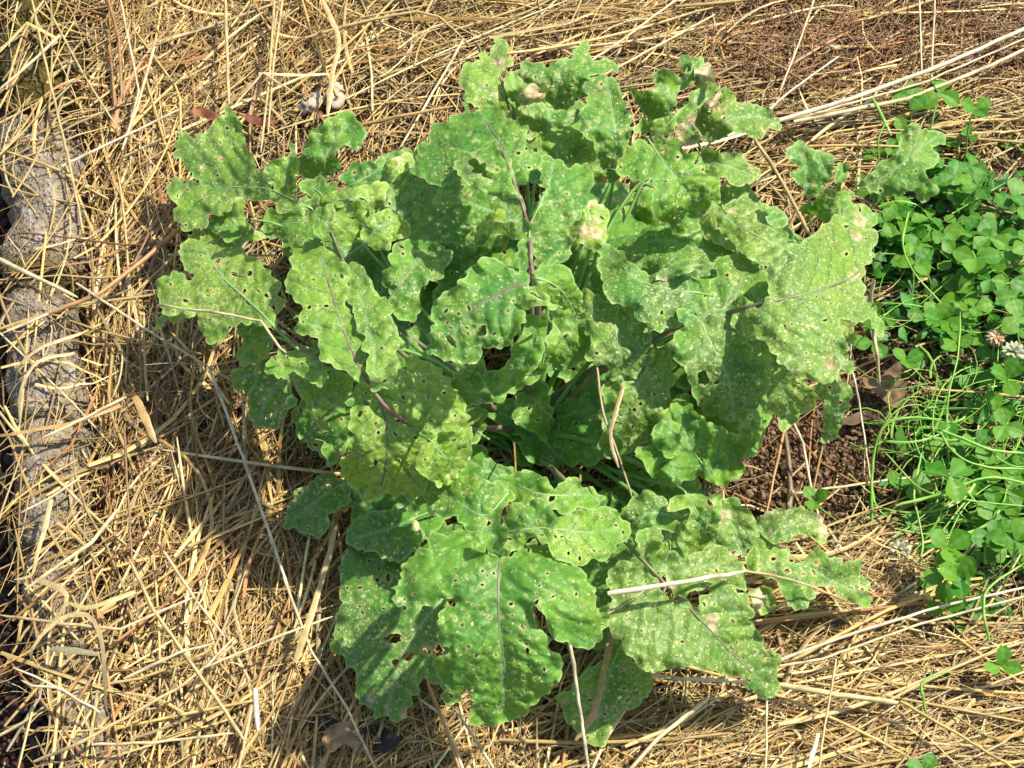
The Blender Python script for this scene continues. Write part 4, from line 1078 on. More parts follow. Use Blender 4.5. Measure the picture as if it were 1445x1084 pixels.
# stalks one can pick out: a line of photograph points with heights (cm), width in mm, colour, shape
def stalk(pts, w, col, label, kind='tube', name='straw_stalk', cat='straw stalk', fold=0.2, roll=0.0, w1=0.8, group='single straw stalks', mat=None, curve=False):
    A = np.array(pts, float)
    A = spline(A, 12) if curve else np.concatenate([A[i] + (A[i + 1] - A[i]) * np.linspace(0, 1, max(4, int(np.linalg.norm((A[i + 1] - A[i])[:2]) / 14) + 2))[:-1 if i + 2 < len(A) else None, None] for i in range(len(A) - 1)])
    P = at(A[:, 0], A[:, 1], np.where(A[:, 2] > 8, lift(A[:, 2]) + 0.1, np.minimum(A[:, 2], 6.6)) / 100.0)
    wd = taper(w / 1000.0, len(P), 1.0, w1)
    wd = wd * np.array([1.0 + 0.07 * noise.noise((i * 0.9, w * 7, A[0, 0] * 0.1)) + (0.22 if i % 9 == 3 and w1 < 1.01 else 0) for i in range(len(P))])
    P[1:-1] += np.array([[0.0007 * noise.noise((i * 0.5, A[0, 1], j)) for j in range(3)] for i in range(1, len(P) - 1)]).reshape(-1, 3)
    V, F = tube(P, wd / 2, 6) if kind == 'tube' else ribbon(P, wd, np.linspace(roll[0], roll[1], len(P)) if isinstance(roll, tuple) else roll, fold)
    if col is not None and kind == 'tube': col = jointed(V, len(P), 6, np.array(col) * (0.95, 0.92, 0.82))
    elif col is not None: col = np.array(col) * (0.95, 0.92, 0.82)
    return put(name, V, F, col, label, cat, group, mat)


WHT = (0.80, 0.74, 0.58); CRM = (0.74, 0.63, 0.40); TAN = (0.60, 0.46, 0.22); ORG = (0.50, 0.25, 0.08); BRN = (0.24, 0.12, 0.06); GRY = (0.42, 0.37, 0.27)
stalk([(87, 235, 5), (255, 154, 5.5)], 2.4, WHT, 'straight near-white stalk lying across the straw by the mossy kerb stone')
stalk([(-10, 362, 5), (110, 420, 5.2)], 4.6, CRM, 'thick cream stalk reaching across the kerb to the brown twig', w1=0.7)
stalk([(108, 400, 5.5), (202, 462, 6.5), (295, 518, 7)], 2.4, CRM, 'pale stalk running from the kerb to the forked joint')
stalk([(295, 518, 7), (340, 545, 7), (349, 625, 6)], 2.2, TAN, 'bent golden stalk on the far side of the forked joint')
stalk([(295, 518, 7.2), (330, 610, 6.5), (378, 745, 5.5), (414, 852, 4.5)], 2.6, WHT, 'long white stalk falling from the forked joint to the lower mulch')
stalk([(295, 518, 7), (336, 508, 7.5), (395, 496, 8.5)], 1.6, TAN, 'short tan twiglet from the forked joint under the leaf')
stalk([(205, 515, 6.5), (250, 512, 6.8), (295, 518, 7)], 1.0, GRY, 'hair thin grey stem meeting the forked joint', curve=True)
stalk([(222, 432, 13), (230, 430, 14.6), (262, 436, 15)], 1.8, CRM, 'broken pale stem stuck through the holed leaf at its tip')
stalk([(262, 436, 17), (300, 440, 18.2), (368, 453, 19), (394, 490, 19.5), (404, 498, 19)], 2.2, CRM, 'cream stem lying over the purple leaf stalk and holed leaf')
stalk([(857, 838, 16.0), (960, 822, 15.0), (1052, 806, 13.0)], 4.0, WHT, 'bright white stalk resting over the speckled leaf', w1=0.75)
stalk([(1052, 806, 13.0), (1090, 812, 12), (1140, 826, 10), (1195, 848, 7.5)], 2.0, TAN, 'golden curved end of the white stalk over the speckled leaf', curve=True)
stalk([(853, 870, 13.6), (880, 852, 14), (912, 832, 14.2)], 1.7, TAN, 'short golden stem poking from under the front leaf')
stalk([(803, 898, 12), (817, 990, 8.5), (831, 1090, 5)], 2.6, WHT, 'upright near-white stalk beside the bottom of the front leaf')
stalk([(842, 515, 16), (852, 585, 16), (872, 640, 15), (893, 705, 13.5)], 1.8, (0.46, 0.40, 0.22), 'thin olive stem hanging down across the middle leaves', curve=True)
stalk([(880, 545, 16.5), (868, 585, 16.5), (862, 620, 16), (873, 660, 15.5)], 2.8, (0.36, 0.28, 0.14), 'dry brownish blade lying on the middle holed leaf', 'ribbon', curve=True)
stalk([(725, 625, 9), (727, 648, 11.5), (728, 672, 13)], 1.6, ORG, 'short orange stem standing in the dark heart of the plant')
stalk([(1233, 395, 13), (1228, 420, 11), (1242, 545, 3.0)], 3.8, CRM, 'pale stalk leaning from the leaf onto the curled brown dead leaf')
stalk([(1203, 525, 8), (1212, 565, 5), (1229, 680, 2.5)], 1.8, WHT, 'thin white stem over the soil beside the dead leaf')
stalk([(1120, 597, 4), (1133, 625, 3.2), (1145, 690, 2), (1157, 735, 1.5)], 2.4, WHT, 'bent white stem on the bare soil')
stalk([(1106, 610, 2), (1095, 660, 2.2), (1081, 728, 2)], 2.8, ORG, 'orange stem leaning on the bare soil', w1=0.6)
stalk([(1113, 700, 2.5), (1119, 697, 3), (1180, 688, 3), (1250, 678, 2.6), (1340, 668, 2.4)], 2.4, CRM, 'kinked pale stalk lying from the soil into the clover')
stalk([(1112, 712, 2), (1117, 690, 2.8), (1121, 699, 2.8)], 2.2, CRM, 'short broken end of the kinked pale stalk')
stalk([(1026, 192, 4.5), (1200, 140, 4.5), (1330, 92, 4.5), (1470, 30, 4.5)], 4.4, WHT, 'thickest long pale stalk sweeping to the far corner', w1=0.9)
stalk([(1120, 172, 4.2), (1280, 140, 4.4), (1400, 92, 4.4), (1490, 48, 4.5)], 4.2, CRM, 'second long pale stalk sweeping to the far corner')
stalk([(1150, 160, 4.7), (1300, 118, 4.8), (1480, 40, 4.8)], 2.4, CRM, 'thinner long stalk lying between the two sweeping ones')
stalk([(1320, -20, 4.5), (1314, 118, 4)], 2.0, CRM, 'upright pale stem ending above the brown rootlets')
stalk([(1297, -10, 4.5), (1301, 104, 4)], 1.8, WHT, 'straight white stem parallel to the upright pale one')
stalk([(1155, -20, 5), (1128, 60, 4.8), (1100, 130, 4.5)], 2.0, CRM, 'slanting pale stem crossing the brown rootlets')
stalk([(1183, 80, 4.8), (1110, 132, 4.6), (1050, 190, 4)], 2.0, WHT, 'short slanting white stem behind the upper leaf')
stalk([(1065, 196, 7), (1100, 250, 5), (1145, 335, 5)], 3.8, (0.50, 0.38, 0.17), 'tan jointed stalk slanting down behind the small plant', w1=1.0)
stalk([(960, 210, 4.5), (1010, 200, 5), (1055, 188, 5)], 3.4, WHT, 'broad white stalk end between the upper leaves', 'ribbon')
stalk([(275, 395, 4), (170, 408, 5.0), (120, 425, 5.2), (65, 443, 5.2)], 2.8, ORG, 'brown forked twig lying over the kerb') if False else None
stalk([(255, 320, 4.5), (205, 365, 5), (140, 415, 5.4), (68, 443, 5.4)], 4.4, (0.45, 0.24, 0.09), 'thick orange-brown twig lying across the kerb', w1=0.9)
stalk([(250, 328, 4.2), (190, 375, 4.6), (135, 420, 5)], 3.2, (0.38, 0.20, 0.08), 'second brown twig alongside the thick one by the kerb')
stalk([(223, 305, 4.6), (190, 370, 5.4), (172, 382, 5.6)], 2.2, BRN, 'dark brown side shoot of the twig by the kerb')
stalk([(70, 443, 5), (0, 472, 4.5)], 2.2, WHT, 'white stem continuing the twig over the kerb edge')
stalk([(88, -5, 5), (60, 60, 5.2), (48, 105, 5)], 1.6, (0.36, 0.30, 0.12), 'greenish stem crossing the mossy kerb stone')
stalk([(150, -10, 5), (168, 55, 5), (172, 140, 4.5)], 2.6, (0.36, 0.19, 0.09), 'red-brown stem upright over the far straw', w1=1)
stalk([(82, 55, 5), (38, 32, 5.4), (-5, 78, 5)], 3.2, (0.55, 0.50, 0.20), 'bent yellow-green blade over the mossy kerb corner', 'ribbon')
stalk([(85, 50, 5), (40, 92, 5.4), (-5, 130, 5)], 3.0, CRM, 'pale stalk crossing the mossy kerb corner')
stalk([(45, 0, 5), (62, 80, 5.4), (98, 230, 5.4), (118, 330, 5)], 2.4, TAN, 'long tan stem running along the mossy kerb stones')
stalk([(88, -8, 4.8), (66, 110, 5.2), (103, 240, 5), (130, 330, 5)], 1.7, TAN, 'thin tan stem beside the long one on the kerb') if False else None
stalk([(170, 0, 5.4), (196, 128, 5.4), (176, 205, 5)], 2.2, CRM, 'cream stalk leaning over the straw near the kerb')
stalk([(218, 66, 5.4), (194, 150, 5.2), (172, 212, 5)], 2.8, CRM, 'long pale stalk slanting beside the far straw')
stalk([(318, 0, 5), (320, 60, 5), (323, 148, 4.8)], 3.2, TAN, 'upright golden stalk above the holed upper leaf', w1=1)
stalk([(400, -10, 5), (386, 90, 5.2), (378, 190, 4.6)], 2.4, TAN, 'first of the upright stems behind the upper leaf')
stalk([(388, -10, 4.8), (380, 110, 5), (368, 215, 4.5)], 2.6, TAN, 'second of the upright stems behind the upper leaf')
stalk([(365, 104, 5.6), (420, 106, 5.8), (465, 105, 5.4)], 3.2, CRM, 'flat pale blade bent across the far straw', 'ribbon')
stalk([(330, 150, 5), (371, 103, 5.8), (415, 130, 5.4)], 1.9, CRM, 'bent stem under the flat pale blade')
stalk([(455, 0, 5), (478, 55, 5.6), (470, 100, 5.4), (462, 165, 4.6)], 4.5, TAN, 'broad tan blade standing in the far straw', 'ribbon', curve=True)
stalk([(505, 178, 5), (560, 165, 6), (640, 150, 6.4)], 3.4, (0.52, 0.33, 0.13), 'golden stalk running behind the upper leaf')
stalk([(654, 55, 5), (632, 95, 5.2), (565, 208, 5)], 2.6, CRM, 'long pale stalk slanting beside the tall upper leaf')
stalk([(832, 88, 5), (880, 55, 5.4), (960, -5, 5.4)], 2.6, CRM, 'pale stalk slanting above the top leaf')
stalk([(835, 115, 5), (900, 80, 5.2), (1010, 20, 5)], 2.4, CRM, 'second pale stalk slanting above the top leaf')
stalk([(905, 950, 4), (960, 958, 4.6), (1050, 962, 4.8), (1095, 976, 5)], 3.2, WHT, 'white stalk lying under the lowest speckled leaf tip')
stalk([(1096, 966, 4.6), (1180, 980, 4.8), (1270, 992, 4.6)], 4.6, (0.72, 0.64, 0.30), 'broad straw-yellow stalk beyond the speckled leaf tip', w1=0.9)
stalk([(1270, 990, 4.8), (1350, 1035, 4.6), (1440, 1090, 4.4)], 2.8, (0.50, 0.36, 0.07), 'ochre stalk continuing the straw-yellow one')
stalk([(1090, 935, 4.4), (1200, 895, 4.8), (1330, 855, 4.8), (1460, 826, 4.6)], 2.6, WHT, 'long white stalk rising under the clover edge')
stalk([(1100, 940, 4.6), (1160, 930, 4.8), (1300, 880, 5), (1460, 838, 4.8)], 2.2, CRM, 'second long pale stalk rising under the clover edge')
stalk([(1160, 905, 4.4), (1260, 850, 4.4), (1330, 800, 4)], 2.2, CRM, 'pale stem rising behind the speckled leaf') if False else None
stalk([(1180, 930, 5), (1160, 1050, 4.8), (1155, 1090, 4.6)], 2.0, TAN, 'upright tan stem standing in the swept straw')
stalk([(1082, 985, 5), (1081, 1090, 4.6)], 1.8, CRM, 'upright pale stem below the speckled leaf tip')
stalk([(1155, 1035, 5), (1140, 1090, 4.8)], 3.0, WHT, 'short white blade at the near edge', 'ribbon')
stalk([(905, 965, 4), (850, 1050, 4.6), (835, 1090, 4.6)], 3.0, CRM, 'pale stalk slanting beside the lowest leaf')
stalk([(1000, 985, 4), (930, 1040, 4.8), (885, 1090, 4.8)], 3.6, CRM, 'thick pale stalk slanting to the near edge')
stalk([(865, 880, 8), (850, 960, 7), (838, 1005, 6), (812, 1045, 5)], 4.6, (0.46, 0.30, 0.12), 'broad brown blade hanging from under the front leaf', 'ribbon', curve=True, w1=0.9)
stalk([(603, 962, 7), (630, 1030, 5.6), (650, 1090, 5)], 2.6, ORG, 'golden-orange stem below the lower leaf')
stalk([(655, 1090, 5), (625, 1010, 5.4), (590, 985, 4)], 2.4, CRM, 'pale stem crossing the golden-orange one')
stalk([(700, 1090, 5), (672, 1045, 5.2), (640, 998, 5)], 2.4, CRM, 'pale stalk under the front leaf tip')
stalk([(400, 815, 5), (440, 920, 5.2), (490, 1000, 5), (530, 1085, 4.8)], 2.2, CRM, 'long pale stem slanting beside the lower leaf')
stalk([(416, 935, 5), (432, 890, 5.6), (460, 800, 5.4), (475, 740, 5)], 5.0, (0.58, 0.44, 0.19), 'broad straw blade standing beside the lower shaded leaf', 'ribbon', w1=0.7)
stalk([(183, 790, 6), (217, 862, 6), (305, 985, 5.4), (345, 1045, 5)], 2.8, TAN, 'long golden stalk crossing the tall straw bundle', w1=1)
stalk([(231, 778, 5.4), (275, 845, 5.6), (318, 900, 5.4)], 2.4, CRM, 'short pale stalk over the shaded straw')
stalk([(302, 790, 5.5), (278, 845, 5.8), (252, 925, 5.4), (240, 970, 5)], 2.2, (0.45, 0.33, 0.15), 'tan stalk crossing the long golden one')
stalk([(165, 720, 5.6), (130, 765, 6.2), (35, 832, 6)], 3.4, CRM, 'pale stalk lying over the kerb by the curled ribbons')
stalk([(112, 675, 6), (75, 700, 6.2), (30, 724, 6)], 2.2, CRM, 'slim pale stem crossing the kerb by the rough stone')
stalk([(170, 888, 6), (85, 880, 6.4), (0, 868, 5)], 2.8, TAN, 'tan stalk pointing over the kerb to the gravel')
stalk([(170, 888, 6), (215, 868, 6), (275, 842, 5.8)], 2.4, CRM, 'pale bent continuation of the tan stalk into the bundle')
stalk([(18, 876, 3.5), (100, 805, 6)], 2.6, ORG, 'orange hollow stalk sticking out over the gravel')
stalk([(86, 990, 5.5), (128, 935, 5.8)], 3.0, ORG, 'first of two cut orange stalk ends on the near kerb')
stalk([(95, 1013, 5.5), (133, 950, 5.8)], 3.0, (0.42, 0.2, 0.07), 'second of two cut orange stalk ends on the near kerb')
stalk([(175, 958, 5.8), (250, 922, 6), (300, 908, 5.6)], 2.6, (0.62, 0.55, 0.34), 'pale stalk crossing the tall bundle low down')
stalk([(48, 1075, 4), (110, 1050, 6), (200, 1000, 6), (260, 965, 5.6), (335, 905, 5)], 2.8, TAN, 'long golden stalk slanting up from the near corner')
stalk([(330, 900, 5.4), (290, 942, 5.8), (400, 895, 6), (470, 870, 5)], 2.2, CRM, 'kinked pale stem in the shaded mulch')
stalk([(130, 1051, 5.6), (215, 1048, 6), (330, 1035, 5.6)], 2.4, CRM, 'level pale stalk across the foot of the bundle')
stalk([(360, 972, 5.6), (362, 1005, 5.8), (364, 1032, 5.6)], 4.2, (0.82, 0.80, 0.72), 'short blunt white stalk piece in the mulch', w1=0.9)
stalk([(10, 1060, 2), (55, 985, 4), (62, 960, 5)], 2.4, (0.55, 0.53, 0.42), 'grey-white stem leaning over the gravel')
stalk([(130, 1000, 6), (80, 970, 6.6), (45, 968, 6.5), (30, 960, 6)], 2.4, CRM, 'pale seed head stem reaching over the gravel')
stalk([(140, 1005, 6), (90, 975, 6.8), (50, 955, 7), (18, 942, 6.6)], 2.0, WHT, 'upper pale seed head stem reaching over the gravel')
stalk([(150, 1000, 6), (146, 930, 6.4), (140, 892, 6.5), (122, 868, 7.2), (84, 874, 7.2), (52, 906, 6.8), (43, 925, 6), (52, 938, 5)], 4.6, (0.52, 0.42, 0.21), 'broad curled straw ribbon looping over the near kerb', 'ribbon', curve=True, w1=0.5, fold=0.02, roll=(0.9, -0.3))
stalk([(72, 705, 6.5), (62, 750, 6.6), (50, 790, 6.4), (45, 812, 6), (20, 818, 5.5)], 4.0, (0.62, 0.50, 0.26), 'flat straw ribbon hanging down the kerb', 'ribbon', curve=True, w1=0.5)
stalk([(50, 818, 6), (80, 828, 7), (95, 842, 7), (85, 865, 6.5), (60, 890, 6)], 4.5, (0.45, 0.36, 0.19), 'short wide ribbon curling beside the near kerb', 'ribbon', curve=True, w1=0.5, fold=0.1)
stalk([(190, 835, 6), (150, 850, 6.6), (120, 858, 6.8), (95, 850, 6.6)], 4.0, (0.42, 0.40, 0.14), 'greenish straw ribbon curling by the bundle', 'ribbon', curve=True)
stalk([(72, 916, 6), (105, 918, 6.4), (140, 924, 6.4)], 4.6, (0.24, 0.27, 0.15), 'dull grey-green blade across the curled ribbon', 'ribbon', w1=0.9)
stalk([(115, 470, 6), (60, 490, 6.5), (28, 515, 6), (22, 540, 4)], 3.0, (0.58, 0.48, 0.26), 'curved pale blade on the brown kerb stone', 'ribbon', curve=True)
stalk([(105, 498, 6), (55, 510, 6.5), (30, 550, 6), (28, 600, 4)], 3.0, (0.62, 0.52, 0.30), 'second curved pale blade on the brown kerb stone', 'ribbon', curve=True)
stalk([(170, 572, 5.6), (100, 598, 6), (20, 612, 6), (-5, 616, 5)], 4.6, (0.46, 0.28, 0.11), 'brown flat blade lying out over the kerb', 'ribbon', w1=0.5)
stalk([(178, 560, 5.8), (120, 590, 6), (60, 618, 6)], 2.6, CRM, 'pale stem lying over the brown flat blade')
stalk([(190, 560, 5.4), (205, 590, 5.6), (220, 625, 5.2)], 6.5, (0.47, 0.31, 0.12), 'short wide brown blade in the shaded straw', 'ribbon', w1=0.7)
stalk([(176, 600, 6), (178, 660, 6.4), (182, 720, 6.2), (187, 800, 6), (195, 870, 5.4)], 2.0, BRN, 'dark knotted stem standing over the straw bundle', curve=True)
stalk([(235, 390, 4.5), (290, 380, 5.5), (330, 370, 6), (370, 360, 7)], 2.0, GRY, 'grey stem passing under the holed leaf')
stalk([(238, 360, 6), (300, 359, 6.5), (395, 361, 7)], 2.2, GRY, 'grey-white stem level behind the holed leaf')

# the rest of the top layer: each stalk its own object
WORDS = {'top left': 'by the far kerb', 'top': 'behind the plant', 'top right': 'in the far corner', 'left': 'beside the shaded mulch', 'bottom left': 'by the near kerb',
         'bottom': 'below the front leaf', 'bottom right': 'in the near corner', 'kerb': 'on the kerb stones', 'root': 'among the brown rootlets'}
KW = {'pale': 'pale cream', 'gold': 'golden', 'rust': 'rusty brown', 'grey': 'weathered grey'}
made = 0
while made < 205:
    px, py = rs.uniform(-20, 1465), rs.uniform(-20, 1105)
    dens, am, asp, wts, where = zone(px, py)
    if where not in WORDS or rs.random() > dens * (0.5 if where == 'kerb' else 1): continue
    if where == 'plant': continue
    if rs.random() < 0.2 and where != 'bottom left': continue
    col, kd = tint_of((wts[0] * 1.5, wts[1], wts[2] * 0.7, wts[3] * 0.5), 1)
    ang = math.radians(rs.gauss(am, asp * 0.5))
    z0 = rs.uniform(0.024, 0.032) if where != 'kerb' else 0.042
    blade = rs.random() < 0.38
    L = rs.uniform(0.08, 0.22)
    n = 9
    P = straw_path(px, py, ang, L, z0, rs.gauss(0, 0.35 if blade else 0.10), rs.gauss(0, 0.035), n, rs.choice([0, 0, 0, rs.gauss(0, 0.5)]), rs.gauss(0.002, 0.004))
    if blade:
        V, F = ribbon(P, taper(rs.uniform(0.0025, 0.0052), n, 1, 0.4), rs.uniform(-0.6, 0.6) + np.linspace(0, rs.gauss(0, 0.8), n), rs.uniform(0.05, 0.3))
    else:
        V, F = tube(P, taper(rs.uniform(0.0009, 0.0017), n, 1, 0.8), 6)
    ex, ey = px_of(P[:, 0], P[:, 1], P[:, 2])
    if where != 'kerb' and (ex - kerb_x(ey, 'r')).min() < -12: continue
    dx_, dy_ = ex[-1] - ex[0], ey[0] - ey[-1]
    av = math.degrees(math.atan2(dy_, dx_)) % 180
    way = 'lying level' if av < 22 or av > 158 else 'pointing away from the viewer' if 68 < av < 112 else 'slanting towards the clover side' if av < 90 else 'slanting towards the kerb side'
    put('straw_strip' if blade else 'straw_stalk', V, F, col, '%s %s straw %s %s %s' % ('short' if L < 0.12 else 'long', KW[kd], 'blade' if blade else 'stalk', way, WORDS[where]), 'straw blade' if blade else 'straw stalk', '%s %s straw %s %s %s' % ('short' if L < 0.12 else 'long', KW[kd], 'blades' if blade else 'stalks', way, WORDS[where]))
    made += 1

# ------------------------------------------------------------------ clover patch
rc = random.Random(21)


def leaflet_mesh(name, L, wd, fold, cup, notch, mark):
    """one clover leaflet from its base at the origin, growing along +x"""
    nu, nv = 8, 6
    V = []; mk = []; ve = []
    for i in range(nu + 1):
        u = i / nu
        half = wd / 2 * (math.sin(math.pi * min(1, u ** 0.85) * 0.98 + 0.02)) ** 0.62 * (0.30 + 0.70 * min(1, u * 1.7)) if u < 1 else wd * 0.10
        for j in range(-nv // 2, nv // 2 + 1):
            v = j / (nv / 2)
            x = L * (u - notch * (1 - abs(v)) * max(0, u - 0.8) * 2.5 - 0.05 * abs(v) * u)
            y = half * v
            z = abs(y) * fold - cup * (x / L) ** 2 * L - 0.25 * cup * y * y / wd + 0.0004 * math.sin(u * 19 + abs(v) * 3)
            V.append((x, y, z)); mk.append(mark * max(0, 1 - abs(u - 0.45 - 0.2 * abs(v)) * 9)); ve.append(max(0, 1 - abs(v) * 4))
    F = []
    w = nv + 1
    for i in range(nu):
        for j in range(nv):
            a = i * w + j
            F.append((a, a + w, a + w + 1, a + 1))
    o = mesh_obj(name, V, F, M_CLOVER, attrs={'mark': np.array(mk), 'vein': np.array(ve)})
    return o


def make_sprig(k, size, spread, loc, label):
    e = empty('clover_sprig', loc)
    h = rc.uniform(0.035, 0.06); lean = rc.uniform(0.008, 0.03)
    n = 10; t = np.linspace(0, 1, n)
    pale = k % 2 == 0
    P = np.stack([lean * t ** 2, 0.006 * np.sin(t * 3 + k), h * t - 0.2 * h * t ** 3], 1)
    V, F = tube(P, np.linspace(0.0009, 0.0006, n), 6)
    mesh_obj('stem', V, F, M_CSTEM, e)
    top = P[-1]
    for q in range(3):
        L = size * rc.uniform(0.9, 1.1)
        o = leaflet_mesh('leaflet', L, L * rc.uniform(0.84, 1.0), rc.uniform(0.05, 0.5), rc.uniform(-0.1, 0.35), rc.uniform(0.0, 0.4), 0.6 if pale else 0.0)
        o.parent = e
        o.location = top
        o.rotation_euler = (rc.uniform(-0.3, 0.3), -spread + rc.uniform(-0.45, 0.25), q * 2 * math.pi / 3 + rc.uniform(-0.25, 0.25))
    tag(e, label, 'clover')
    return e


def copy_tree(o, loc, rot, scl):
    c = o.copy(); COL.objects.link(c)
    c.location = loc; c.rotation_euler = rot; c.scale = scl
    for ch in o.children:
        d = ch.copy(); COL.objects.link(d); d.parent = c
    return c


GRP = 'clover sprigs of the patch'
lab = 'green three-leaf clover sprig in the crowded patch beside the vegetable plant'
protos = [make_sprig(k, rc.uniform(0.0135, 0.019), rc.uniform(-0.1, 0.4), (0, 0, 0), lab) for k in range(14)]
DENSE = [(1225, 240), (1330, 215), (1460, 300), (1460, 500), (1330, 480), (1270, 455), (1225, 390)]
spots = []
tries = 0
while len(spots) < 175 and tries < 40000:
    tries += 1
    px, py = rc.uniform(1210, 1560), rc.uniform(220, 880)
    if not inside(Z_CLOVER, [px], [py])[0]: continue
    d = (1.0 if px < 1415 else 0.5) if inside(DENSE, [px], [py])[0] else (0.45 if px > 1300 and 440 < py < 560 else 0.22 if py < 690 else (0.7 if px > 1310 else 0.12))
    if rc.random() > d: continue
    mind = 13 if d > 0.5 else 26
    if any((px - a) ** 2 + (py - b) ** 2 < mind ** 2 for a, b, _ in spots): continue
    spots.append((px, py, d))
special = [(1177, 748, 0.0, 0.95, 'lone clover sprig on the straw beside the bare soil'), (1393, 948, 0.0, 1.05, 'lone clover sprig standing in the swept straw'), (1352, 222, 0.012, 1.15, 'tall folded clover sprig above the edge of the patch'),
           (1275, 205, 0.01, 1.0, 'clover sprig peeking out behind the holed leaf'), (1300, 500, 0.004, 1.35, 'large-leaved clover sprig beside the curled brown dead leaf'), (1305, 575, 0.002, 0.95, 'flat clover sprig on the soil by the dead leaf'),
           (1440, 505, 0.02, 1.2, 'tall clover sprig beside the faded flower heads'), (1275, 1075, 0.0, 0.9, 'clover sprig half buried in the near straw'), (1310, 820, 0.004, 1.3, 'large clover sprig at the near edge of the patch'), (1345, 705, 0.004, 1.25, 'broad clover sprig between the pale runner and the grass'), (1395, 745, 0.006, 1.3, 'broad-leaved clover sprig above the green bending stem'), (1425, 700, 0.008, 1.2, 'broad clover sprig under the kinked pale green stem'), (1432, 800, 0.004, 1.3, 'broad clover sprig beside the foot of the bending stem'), (1345, 765, 0.0, 1.15, 'clover sprig low among the straw near the white flower head'), (1366, 815, 0.006, 1.15, 'clover sprig with round leaflets at the near edge of the patch')]
for i, (px, py, d) in enumerate(spots):
    if i < len(protos): o = protos[i]
    else: o = copy_tree(protos[i % len(protos)], (0, 0, 0), (0, 0, 0), (1, 1, 1))
    s = rc.uniform(0.62, 1.3)
    z = rc.uniform(-0.02, 0.006) if d >= 1 else rc.uniform(-0.028, 0.0)
    o.location = at(px, py, 0.0) + np.array([0, 0, z])
    o.rotation_euler = (rc.uniform(-0.25, 0.25), rc.uniform(-0.25, 0.25), rc.uniform(0, 6.28)); o.scale = (s, s, s)
    if py < 330 and px < 1330: a, b = 'shade behind the holed leaf', 'behind the holed leaf'
    elif px > 1400: a, b = 'outer patch by the flower heads', 'on the outer side'
    elif py < 330: a, b = 'far patch by the bare soil', 'at the far end'
    elif py < 470: a, b = 'dense patch beside the largest speckled leaf', 'in the dense middle'
    elif py < 700: a, b = 'grassy patch near the bare soil', 'in the grassy part'
    else: a, b = 'near patch above the swept straw', 'at the near end'
    look = ('large' if s > 1.03 else 'small' if s < 0.87 else 'middling') + (' pale-marked' if (i % len(protos)) % 2 == 0 else ' plain green')
    o['group'] = look + ' clover sprigs ' + b; o['label'] = look + ' clover sprig in the ' + a
for px, py, z, s, l in special:
    o = copy_tree(rc.choice(protos), at(px, py, z), (rc.uniform(-0.2, 0.2), rc.uniform(-0.2, 0.2), rc.uniform(0, 6.28)), (s, s, s))
    o['label'] = l; o['group'] = 'clover sprigs standing apart'

# low green undergrowth under the clover
ug = Batch(); M_UG = make_tint_mat('low_undergrowth', 0.5, 0.25, (0.03, 0.1, 0.02))
for k in range(2600):
    px, py = rc.uniform(1205, 1600), rc.uniform(210, 900)
    if not inside(Z_CLOVER, [px], [py])[0]: continue
    if not inside(DENSE, [px], [py])[0] and rc.random() < 0.55: continue
    n = 5; L = rc.uniform(0.008, 0.022)
    P = straw_path(px, py, rc.uniform(0, 6.28), L, rc.uniform(0.002, 0.022), rc.gauss(0, 0.4), rc.gauss(0, 0.4), n)
    V, F = ribbon(P, np.array([0.2, 0.8, 1, 0.8, 0.2]) * L * rc.uniform(0.2, 0.6), rc.uniform(-0.8, 0.8), 0.15)
    ug.add(V, F, (rc.uniform(0.03, 0.07), rc.uniform(0.13, 0.25), rc.uniform(0.015, 0.03)))
tag(ug.build('undergrowth', M_UG), 'low tangled green undergrowth beneath the clover', kind='stuff')

# thin green runners and grass over the clover
for k, (pts, w, l) in enumerate([
        ([(1230, 740, 2), (1232, 650, 4), (1245, 605, 6), (1275, 590, 6.5), (1330, 592, 5.5)], 2.4, 'arching green grass stem over the bare soil'),
        ([(1330, 608, 5), (1360, 620, 5), (1400, 635, 4.6), (1450, 640, 4.4)], 2.8, 'thick pale green runner at the edge of the clover'),
        ([(1328, 612, 5), (1345, 638, 5.4), (1385, 658, 5), (1450, 662, 4.6)], 2.2, 'whitish green runner curving through the grass'),
        ([(1264, 714, 5), (1330, 696, 5.4), (1392, 674, 5.6), (1450, 682, 5.4)], 2.6, 'pale green kinked stem lying over the clover'),
        ([(1282, 300, 5), (1274, 345, 6), (1290, 385, 6), (1330, 430, 5)], 1.9, 'long curved green stem arching over the dense clover'),
        ([(1336, 600, 5), (1338, 560, 6), (1352, 500, 6.4), (1355, 440, 6)], 1.6, 'upright thin green stem between the clover leaves'),
        ([(1232, 140, 5), (1245, 165, 5.4), (1258, 192, 5)], 3.6, 'stout dark green stem behind the holed leaf'),
        ([(1240, 230, 4.5), (1240, 195, 6), (1252, 172, 6.4), (1266, 168, 6)], 1.4, 'thin coiled green tendril beside the stout stem'),
        ([(1396, 905, 4), (1388, 860, 5), (1395, 830, 5), (1445, 795, 5)], 2.2, 'green stem bending over the straw at the near clover edge'),
        ([(1308, 1010, 4), (1303, 985, 5), (1300, 965, 5.4), (1325, 950, 5.6), (1345, 948, 5)], 2.2, 'short green shoot hooked over the swept straw'),
        ([(1300, 640, 4.5), (1290, 700, 4.6), (1302, 760, 4), (1297, 800, 3.6)], 2.0, 'pale green stem running down to the white flower head'),
        ([(1250, 640, 4), (1300, 690, 5), (1360, 705, 5), (1450, 715, 5)], 1.6, 'thin lime stem crossing the straw and clover')]):
    stalk(pts, w, None, l, name='grass_stem', cat='grass stem', group='green stems over the clover', mat=M_GRASS, curve=True)
